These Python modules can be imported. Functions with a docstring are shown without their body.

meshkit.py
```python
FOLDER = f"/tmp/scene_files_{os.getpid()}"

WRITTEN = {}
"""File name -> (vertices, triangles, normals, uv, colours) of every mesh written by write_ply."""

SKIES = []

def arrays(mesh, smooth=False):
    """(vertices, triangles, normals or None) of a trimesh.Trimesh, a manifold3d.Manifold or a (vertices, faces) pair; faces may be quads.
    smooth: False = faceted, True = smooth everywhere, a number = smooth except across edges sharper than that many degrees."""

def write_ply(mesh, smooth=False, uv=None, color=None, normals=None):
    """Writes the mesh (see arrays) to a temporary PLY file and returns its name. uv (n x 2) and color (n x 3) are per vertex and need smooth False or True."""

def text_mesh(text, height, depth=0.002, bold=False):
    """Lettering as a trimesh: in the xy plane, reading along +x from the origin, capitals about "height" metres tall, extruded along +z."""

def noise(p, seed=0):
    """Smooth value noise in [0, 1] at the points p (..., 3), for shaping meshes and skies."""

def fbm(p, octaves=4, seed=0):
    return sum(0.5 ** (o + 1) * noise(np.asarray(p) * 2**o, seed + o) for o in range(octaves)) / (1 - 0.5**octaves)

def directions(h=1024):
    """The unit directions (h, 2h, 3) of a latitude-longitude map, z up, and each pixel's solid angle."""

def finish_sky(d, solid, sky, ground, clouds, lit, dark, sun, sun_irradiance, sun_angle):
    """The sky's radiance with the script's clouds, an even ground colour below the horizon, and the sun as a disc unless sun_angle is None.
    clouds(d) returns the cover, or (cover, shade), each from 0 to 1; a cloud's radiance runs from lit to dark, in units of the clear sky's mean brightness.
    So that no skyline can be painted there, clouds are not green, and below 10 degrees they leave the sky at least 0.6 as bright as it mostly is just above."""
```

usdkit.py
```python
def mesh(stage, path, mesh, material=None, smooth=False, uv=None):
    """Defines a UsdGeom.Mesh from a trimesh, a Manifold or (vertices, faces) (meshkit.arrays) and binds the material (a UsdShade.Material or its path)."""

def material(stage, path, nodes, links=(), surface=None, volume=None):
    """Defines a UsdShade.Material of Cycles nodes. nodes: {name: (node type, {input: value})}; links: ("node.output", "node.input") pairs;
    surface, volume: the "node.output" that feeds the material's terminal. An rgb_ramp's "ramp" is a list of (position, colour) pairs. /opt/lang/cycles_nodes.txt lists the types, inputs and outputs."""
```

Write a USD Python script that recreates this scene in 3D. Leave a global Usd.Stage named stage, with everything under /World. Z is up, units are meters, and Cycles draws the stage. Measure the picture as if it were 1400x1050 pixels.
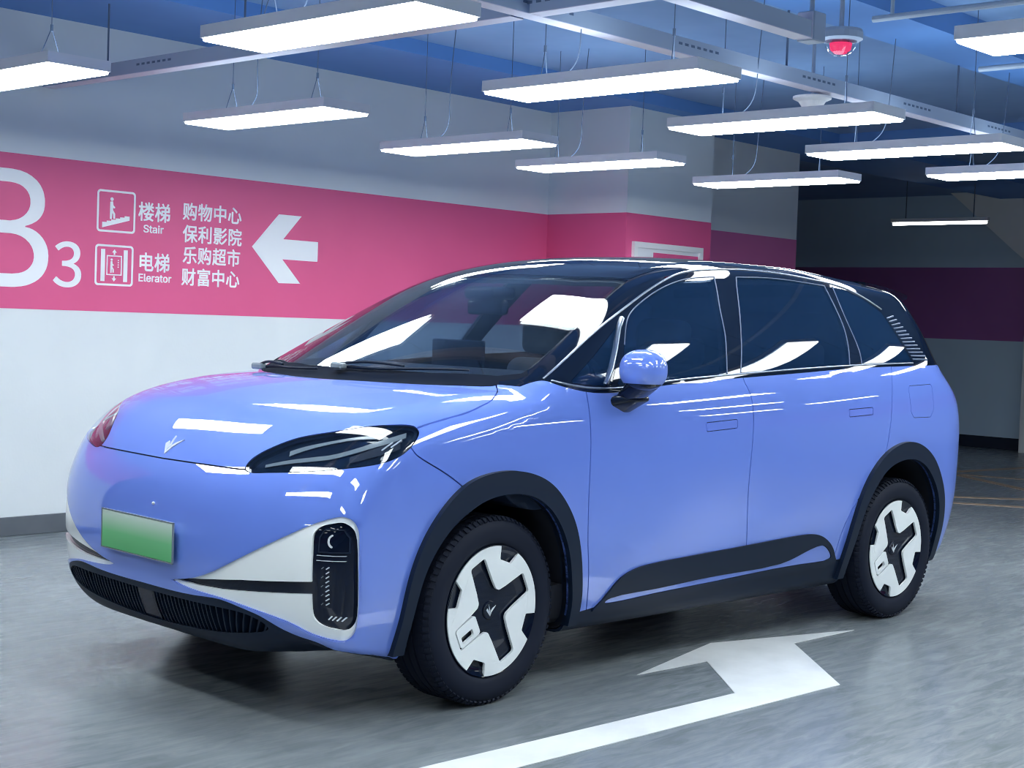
import math, random
import numpy as np
import trimesh, manifold3d as m3
from scipy.interpolate import PchipInterpolator, CubicSpline
from shapely.geometry import Polygon, LineString, Point, box as sbox
from shapely.ops import unary_union
from shapely import affinity
from pxr import Gf, Sdf, Usd, UsdGeom, UsdLux, UsdShade, Vt
import usdkit, meshkit

random.seed(7)
RNG = np.random.default_rng(7)
stage = Usd.Stage.CreateInMemory()
UsdGeom.SetStageUpAxis(stage, UsdGeom.Tokens.z)
UsdGeom.SetStageMetersPerUnit(stage, 1.0)
UsdGeom.Xform.Define(stage, '/World')

# ------------------------------------------------------------------ camera, light, exposure
# +X runs along the sign wall away from the camera, +Y goes towards the sign wall, z up
cam = UsdGeom.Camera.Define(stage, '/World/camera')
cam.CreateHorizontalApertureAttr(36.0)
cam.CreateFocalLengthAttr(36.0 * 2050 / 1400)
cam.CreateClippingRangeAttr(Gf.Vec2f(0.05, 200))
cam.CreateExposureAttr(0.0)
EYE = np.array([-3.985137, -4.580782, 1.39905])
RT = np.array([0.67801083, -0.73418394, 0.0357107])
UP = np.array([0.00674063, 0.05479071, 0.99847511])
FW = np.array([0.735021, 0.67673623, -0.04209756])
mtx = Gf.Matrix4d(1.0)
for i, r in enumerate((RT, UP, -FW)):
    mtx.SetRow(i, Gf.Vec4d(*r, 0))
mtx.SetRow(3, Gf.Vec4d(*EYE, 1))
cam.AddTransformOp().Set(mtx)
LAMP = 20.0            # radiance of the ceiling panels' diffusers
LAMP_TINT = (0.93, 1.0, 1.0)
CAR_YAW = -0.04284    # the car stands almost parallel to the sign wall

# very dim blue dome, added as ambient fill; the hall itself is closed
dome = UsdLux.DomeLight.Define(stage, '/World/ambient')
dome.CreateColorAttr(Gf.Vec3f(0.35, 0.55, 1.0))
dome.CreateIntensityAttr(0.15)

# ------------------------------------------------------------------ helpers
USED = {}
def path_of(name, parent=None):
    base = '/World' if parent is None else str(parent.GetPath())
    key = base + '/' + name
    n = USED.get(key, 0); USED[key] = n + 1
    return key if n == 0 else '%s_%03d' % (key, n)

def tag(prim, label=None, cat=None, group=None, kind=None):
    for k, v in (('label', label), ('category', cat), ('group', group), ('kind', kind)):
        if v: prim.SetCustomDataByKey(k, v)
    return prim

def xform(name, parent=None, loc=None, rotz=None):
    x = UsdGeom.Xform.Define(stage, path_of(name, parent))
    if loc is not None: x.AddTranslateOp().Set(Gf.Vec3d(*map(float, loc)))
    if rotz is not None: x.AddRotateZOp().Set(float(math.degrees(rotz)))
    return x.GetPrim()

def obj(name, mesh, m, parent=None, smooth=False):
    return usdkit.mesh(stage, path_of(name, parent), mesh, m, smooth=smooth).GetPrim()

def raw(name, v, f, n, m, parent=None):
    g = UsdGeom.Mesh.Define(stage, path_of(name, parent))
    g.CreatePointsAttr(Vt.Vec3fArray.FromNumpy(np.ascontiguousarray(v, np.float32)))
    g.CreateFaceVertexCountsAttr(Vt.IntArray.FromNumpy(np.full(len(f), 3, np.int32)))
    g.CreateFaceVertexIndicesAttr(Vt.IntArray.FromNumpy(np.ascontiguousarray(f, np.int32).ravel()))
    g.CreateSubdivisionSchemeAttr('none')
    g.CreateNormalsAttr(Vt.Vec3fArray.FromNumpy(np.ascontiguousarray(n, np.float32)))
    g.SetNormalsInterpolation('vertex')
    UsdShade.MaterialBindingAPI.Apply(g.GetPrim()).Bind(m)
    return g.GetPrim()

def cat(*ms):
    return trimesh.util.concatenate([m for m in ms if m is not None])

def bx(x0, x1, y0, y1, z0, z1):
    m = trimesh.creation.box([x1 - x0, y1 - y0, z1 - z0])
    m.apply_translation([(x0 + x1) / 2, (y0 + y1) / 2, (z0 + z1) / 2])
    return m

def bevel_box(x0, x1, y0, y1, z0, z1, b=0.004):
    pts = []
    for sx in (0, 1):
        for sy in (0, 1):
            for sz in (0, 1):
                c = np.array([(x0, x1)[sx], (y0, y1)[sy], (z0, z1)[sz]])
                d = np.array([1 - 2 * sx, 1 - 2 * sy, 1 - 2 * sz]) * b
                for k in range(3):
                    e = d.copy(); e[k] = 0
                    pts.append(c + e)
    return trimesh.convex.convex_hull(np.array(pts))

def rod(p, q, r, n=8):
    p, q = np.asarray(p, float), np.asarray(q, float)
    return trimesh.creation.cylinder(radius=r, segment=[p, q], sections=n)

def tube(pts, r, n=8):
    """a round bar swept along a polyline"""
    p = np.asarray(pts, float)
    t = np.gradient(p, axis=0); t /= np.linalg.norm(t, axis=1, keepdims=True)
    a = np.cross(t, np.where(np.abs(t[:, 2:]) < .9, [0, 0, 1.], [1., 0, 0])); a /= np.linalg.norm(a, axis=1, keepdims=True)
    b = np.cross(t, a); w = np.arange(n) * 2 * np.pi / n
    rr = np.broadcast_to(r, (len(p),))
    v = p[:, None] + rr[:, None, None] * (np.cos(w)[None, :, None] * a[:, None] + np.sin(w)[None, :, None] * b[:, None])
    i, j = np.meshgrid(np.arange(len(p) - 1), np.arange(n), indexing='ij'); j2 = (j + 1) % n
    f = np.vstack([np.stack([i * n + j, i * n + j2, (i + 1) * n + j2], -1).reshape(-1, 3), np.stack([i * n + j, (i + 1) * n + j2, (i + 1) * n + j], -1).reshape(-1, 3)])
    k = np.arange(1, n - 1)
    f = np.vstack([f, np.stack([0 * k, k + 1, k], -1), np.stack([0 * k, k, k + 1], -1) + (len(p) - 1) * n])
    m = trimesh.Trimesh(v.reshape(-1, 3), f, process=False)
    if m.volume < 0: m.invert()
    return m

def lathe(prof, n=64):
    """profile (radius, height) about z"""
    m = trimesh.creation.revolve(np.array(prof, float), sections=n)
    if m.volume < 0: m.invert()
    return m

def extr(poly, h):
    return cat(*[trimesh.creation.extrude_polygon(g, h, engine='earcut') for g in getattr(poly, 'geoms', [poly]) if g.area > 1e-9])

def spline(pts, closed=False, n=12):
    p = np.asarray(pts, float)
    if closed: p = np.vstack([p, p[:1]])
    t = np.r_[0, np.cumsum(np.sqrt(np.linalg.norm(np.diff(p, axis=0), axis=1)))]
    s = CubicSpline(t, p, bc_type='periodic' if closed else 'natural')
    u = np.concatenate([np.linspace(t[i], t[i + 1], n, endpoint=False) for i in range(len(t) - 1)] + ([] if closed else [[t[-1]]]))
    return s(u)

def on_wall(m, x, y, z):
    """a mesh drawn in xy, extruded along z, set upright on a wall that faces -Y"""
    m = m.copy(); v = m.vertices
    m.vertices = np.stack([v[:, 0] + x, y - v[:, 2], v[:, 1] + z], 1)
    return m

# ------------------------------------------------------------------ materials
def mat(name, nodes, links=(), surface='p.BSDF'):
    return usdkit.material(stage, '/World/Looks/' + name, nodes, links, surface=surface)

def plain(name, col, rough=.5, **k):
    return mat(name, {'p': ('principled_bsdf', {'base_color': col, 'roughness': rough, **k})})

def painted(name, c1, c2, scale=3.0, rough=.6, bump=0.0, bscale=60., **k):
    """a wall or floor paint: two close tones in slow noise, fine relief"""
    nodes = {'g': ('geometry', {}), 'n': ('noise_texture', {'scale': scale, 'detail': 6.0, 'roughness': .6}),
             'r': ('rgb_ramp', {'ramp': [(0.3, c1), (0.7, c2)]}), 'p': ('principled_bsdf', {'roughness': rough, **k})}
    links = [('g.position', 'n.vector'), ('n.fac', 'r.fac'), ('r.color', 'p.base_color')]
    if bump:
        nodes['n2'] = ('noise_texture', {'scale': bscale, 'detail': 4.0}); nodes['b'] = ('bump', {'strength': bump, 'distance': .004})
        links += [('g.position', 'n2.vector'), ('n2.fac', 'b.height'), ('b.normal', 'p.normal')]
    return mat(name, nodes, links)

M = {}
M['plaster'] = painted('white_plaster', (.72, .765, .79), (.77, .805, .82), 1.2, .65, .12)
M['plaster_shade'] = painted('shade_tinted_plaster', (.50, .66, .82), (.54, .70, .85), 1.2, .65, .12)  # far wall plaster: the blue of the shade is put into its colour
M['pink'] = painted('pink_paint', (.76, .098, .262), (.80, .112, .285), .9, .5, .1)
M['pink_far_shade'] = painted('far_shade_pink', (.32, .11, .34), (.36, .13, .38), .9, .5, .1)  # far stripe: the same pink, with purple shade painted into it
M['pink_recess_shade'] = painted('recess_shade_pink', (.66, .16, .38), (.70, .18, .41), .9, .5, .1)  # recess stripe: pink with its bluish shade mixed into the colour
M['sign_white'] = plain('sign_white', (.80, .82, .87), .5)
M['lettering'] = plain('lettering_white', (.93, .94, .97), .5)
M['skirting'] = painted('skirting_grey', (.10, .115, .135), (.13, .145, .165), 3, .5)
M['skirting_navy'] = plain('skirting_navy', (.012, .02, .045), .5)
M['ceil'] = painted('ceiling_blue_grey', (.19, .32, .56), (.22, .36, .60), 2.5, .8)
M['beam'] = painted('beam_blue', (.10, .25, .58), (.12, .28, .62), 1.5, .7)
M['tray'] = plain('tray_zinc', (.36, .42, .53), .55)
M['tray_edge'] = plain('tray_edge', (.66, .62, .72), .5)
M['lamp_body'] = plain('lamp_body', (.86, .85, .87), .45)
M['wire'] = plain('wire_dark', (.10, .14, .22), .6)
M['wire_pale'] = plain('wire_pale', (.45, .52, .62), .6)
M['diffuser'] = mat('lamp_diffuser', {'e': ('emission', {'color': LAMP_TINT, 'strength': LAMP})}, surface='e.emission')
M['fill_glow'] = mat('added_fill_glow', {'e': ('emission', {'color': (.66, .84, 1.0), 'strength': 5.0})}, surface='e.emission')  # added glow on the lamp tops, lifts the ceiling and upper walls
M['tube'] = mat('lamp_tube', {'e': ('emission', {'color': (1.0, 1.0, .96), 'strength': 6.0})}, surface='e.emission')
M['red_lamp'] = mat('alarm_red', {'e': ('emission', {'color': (1.0, .05, .18), 'strength': 1.1})}, surface='e.emission')
# floor: trowelled grey epoxy, blotchy gloss
M['floor'] = mat('floor_epoxy', {
    'g': ('geometry', {}), 'm': ('mapping', {'scale': (1.0, 1.0, 1.0)}), 'm2': ('mapping', {'rotation': (0, 0, .5), 'scale': (1.2, 6.0, 1.0)}),
    'n1': ('noise_texture', {'scale': .9, 'detail': 5.0, 'roughness': .6}), 'n2': ('noise_texture', {'scale': 3.0, 'detail': 8.0, 'roughness': .65, 'distortion': .8}),
    'n3': ('noise_texture', {'scale': 9.0, 'detail': 6.0, 'roughness': .6}),
    'r1': ('rgb_ramp', {'ramp': [(0.25, (.17, .195, .215)), (0.75, (.245, .275, .295))]}),
    'r2': ('rgb_ramp', {'ramp': [(0.35, (.90, .90, .90)), (0.65, (1.05, 1.05, 1.05))]}),
    'x': ('mix', {'mix_type': 'multiply', 'fac': 1.0}),
    'rr': ('map_range', {'from_min': .3, 'from_max': .7, 'to_min': .16, 'to_max': .34}),
    'b': ('bump', {'strength': .10, 'distance': .005}), 'p': ('principled_bsdf', {'specular_ior_level': .45})},
    [('g.position', 'm.vector'), ('g.position', 'm2.vector'), ('m.vector', 'n1.vector'), ('m2.vector', 'n2.vector'), ('m.vector', 'n3.vector'),
     ('n1.fac', 'r1.fac'), ('n2.fac', 'r2.fac'), ('r1.color', 'x.color1'), ('r2.color', 'x.color2'), ('x.color', 'p.base_color'),
     ('n2.fac', 'rr.value'), ('rr.result', 'p.roughness'), ('n2.fac', 'b.height'), ('b.normal', 'p.normal')])
M['road_white'] = painted('road_white', (.66, .68, .69), (.78, .80, .81), 4.0, .5, .15, 30.)
M['road_yellow'] = painted('road_yellow', (.40, .30, .20), (.50, .37, .25), 4.0, .5)
# car
M['paint'] = mat('car_paint', {'p': ('principled_bsdf', {'base_color': (.150, .255, .80), 'roughness': .5, 'metallic': .0, 'specular_ior_level': .12, 'coat_weight': 1.0, 'coat_roughness': .004, 'coat_ior': 2.2})})
M['gloss'] = mat('gloss_black', {'p': ('principled_bsdf', {'base_color': (.004, .008, .022), 'roughness': .03, 'specular_ior_level': .32, 'coat_weight': .15, 'coat_roughness': .01})})
M['plastic'] = plain('black_plastic', (.004, .012, .032), .5, specular_ior_level=.3)
M['cowl'] = plain('cowl_black', (.004, .008, .02), .9, specular_ior_level=.1)
M['liner'] = plain('dark_liner', (.004, .006, .014), .7)
M['rubber'] = plain('tyre_rubber', (.006, .010, .024), .7, specular_ior_level=.25)
M['white_trim'] = plain('white_trim', (.86, .90, .91), .25, coat_weight=.5)
M['chrome'] = plain('satin_chrome', (.34, .39, .48), .25, metallic=1.0)
M['seal'] = plain('window_seal', (.10, .14, .24), .4)
M['cloth'] = painted('seat_cloth', (.13, .16, .20), (.16, .19, .23), 20, .8)
M['dash'] = plain('dash_dark', (.010, .020, .045), .6, specular_ior_level=.2)
M['strip'] = plain('lamp_strip', (.20, .24, .27), .2)
M['bright'] = plain('reflector_bright', (.80, .85, .9), .25, metallic=.4)
M['red'] = plain('rear_lamp_red', (.30, .01, .02), .15, coat_weight=1.0)
M['plate'] = mat('plate_print', {'t': ('texture_coordinate', {}), 's': ('separate_xyz', {}), 'mr': ('map_range', {'from_min': .51, 'from_max': .65, 'to_min': 0., 'to_max': 1., 'clamp': True}),
    'r': ('rgb_ramp', {'ramp': [(0.0, (.10, .42, .16)), (.45, (.16, .50, .22)), (1.0, (.62, .72, .66))]}), 'p': ('principled_bsdf', {'roughness': .45})},
    [('t.object', 's.vector'), ('s.z', 'mr.value'), ('mr.result', 'r.fac'), ('r.color', 'p.base_color')])
def glass(name, tint, base=.035, gl=1.0):
    """a pane: tinted see-through, mirroring more towards grazing angles (the same from both faces)"""
    return mat(name, {'t': ('transparent_bsdf', {'color': tint}), 'g': ('glossy_bsdf', {'color': (gl, gl, gl), 'roughness': 0.0}), 'w': ('layer_weight', {'blend': .5}),
                      'q': ('math', {'math_type': 'power', 'value2': 5.0}), 'k': ('math', {'math_type': 'multiply_add', 'value2': 1 - base, 'value3': base, 'use_clamp': True}), 'm': ('mix_closure', {})},
               [('w.facing', 'q.value1'), ('q.value', 'k.value1'), ('k.value', 'm.fac'), ('t.BSDF', 'm.closure1'), ('g.BSDF', 'm.closure2')], 'm.closure')
def film_glass(name, tint, film, amount):
    """a pane with a scattering blue film, as privacy glass has"""
    return mat(name, {'t': ('transparent_bsdf', {'color': tint}), 'd': ('diffuse_bsdf', {'color': film}), 'x': ('mix_closure', {'fac': amount}), 'g': ('glossy_bsdf', {'color': (1., 1., 1.), 'roughness': 0.0}), 'w': ('layer_weight', {'blend': .5}),
                      'q': ('math', {'math_type': 'power', 'value2': 5.0}), 'k': ('math', {'math_type': 'multiply_add', 'value2': .965, 'value3': .035, 'use_clamp': True}), 'm': ('mix_closure', {})},
               [('w.facing', 'q.value1'), ('q.value', 'k.value1'), ('k.value', 'm.fac'), ('t.BSDF', 'x.closure1'), ('d.BSDF', 'x.closure2'), ('x.closure', 'm.closure1'), ('g.BSDF', 'm.closure2')], 'm.closure')
M['screen_glass'] = glass('windshield_glass', (.84, .88, .90))
M['side_glass'] = film_glass('side_glass_tinted', (.44, .52, .62), (.02, .10, .30), .10)
M['dark_glass'] = film_glass('rear_glass_dark', (.20, .26, .36), (.02, .10, .30), .14)
M['clear'] = glass('lamp_lens', (.85, .88, .91), .05)

# ------------------------------------------------------------------ the hall
WY = 3.688            # face of the sign wall
CEIL = 3.22
def struct(name, mesh, m, label=None, parent=None):
    p = obj(name, mesh, m, parent)
    if parent is None: tag(p, label, None, None, 'structure')
    return p
def struct_x(name, label):
    p = xform(name); tag(p, label, None, None, 'structure'); return p

fl = struct_x('floor', 'grey trowelled epoxy garage floor with a white direction arrow')
obj('floor_slab', bx(-22, 16, -20, 9, -.15, 0), M['floor'], fl)
arrow = Polygon([(.756, -.951), (1.495, -.788), (2.291, -1.048), (1.799, -1.026), (1.265, -1.574), (-1.35, -1.44), (-1.60, -1.235), (.817, -1.38), (1.183, -.989)])
am = extr(arrow, .003); am.apply_translation([0, 0, .0005])
tag(obj('direction_arrow', am, M['road_white'], fl), 'white painted direction arrow')
ys = []
for (a, b) in (((8.05, 1.60), (9.4, .2)), ((7.55, 1.65), (8.4, .1)), ((10.35, 2.55), (13.0, 2.1)), ((10.3, 2.40), (10.6, 1.2)), ((10.3, 2.42), (9.2, .9))):
    ys.append(extr(LineString([a, b]).buffer(.055, cap_style=2), .003))
for y in ys:
    y.apply_translation([0, 0, .0005]); obj('bay_line', y, M['road_yellow'], fl)

obj_ceil = struct('ceiling', bx(-22, 16, -20, 9, CEIL, CEIL + .2), M['ceil'], 'blue-grey concrete ceiling slab of the garage')
beams = struct('trim_1', bx(-22, 13.9, 2.66, WY, 3.126, CEIL), M['beam'], 'broad dark blue beam under the ceiling along the sign wall')
struct('trim_2', bx(-22, 13.9, -.62, -.20, 3.08, CEIL), M['beam'], 'dark blue ceiling beam above the car roof side')
struct('trim_3', bx(8.2, 8.8, -20, 2.66, 3.09, CEIL), M['beam'], 'dark blue cross beam near the far end of the hall')

PB0, PB1 = 1.366, 2.288   # the pink stripe
wl = struct_x('wall_left', 'white plaster wall with a pink stripe and wayfinding lettering')
obj('plaster', bx(-2.4, 5.36, WY, WY + .2, 0, CEIL), M['plaster'], wl)
band = tag(obj('pink_stripe', bx(-2.4, 5.36, WY - .002, WY + .001, PB0, PB1), M['pink'], wl), 'pink painted stripe')
SY = WY - .002
def sign(name, m, x, z, label=None, sx=1.0):
    m = m.copy(); m.apply_scale([sx, 1, 1])
    p = obj(name, on_wall(m, x, SY, z), M['lettering'], band)
    if label: tag(p, label)
    return p
def fit(text, x0, x1, z0, z1, name, label=None, bold=False):
    m = meshkit.text_mesh(text, 1.0, .002, bold); b = m.bounds
    m.apply_translation([-b[0][0], -b[0][1], 0]); m.apply_scale([(x1 - x0) / (b[1][0] - b[0][0]), (z1 - z0) / (b[1][1] - b[0][1]), 1])
    return sign(name, m, x0, z0, label)
fit('Stair', 1.466, 1.618, 1.878, 1.930, 'latin_word', 'word Stair', True)
fit('Elerator', 1.439, 1.687, 1.564, 1.616, 'latin_word', 'word Elerator', True)
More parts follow.
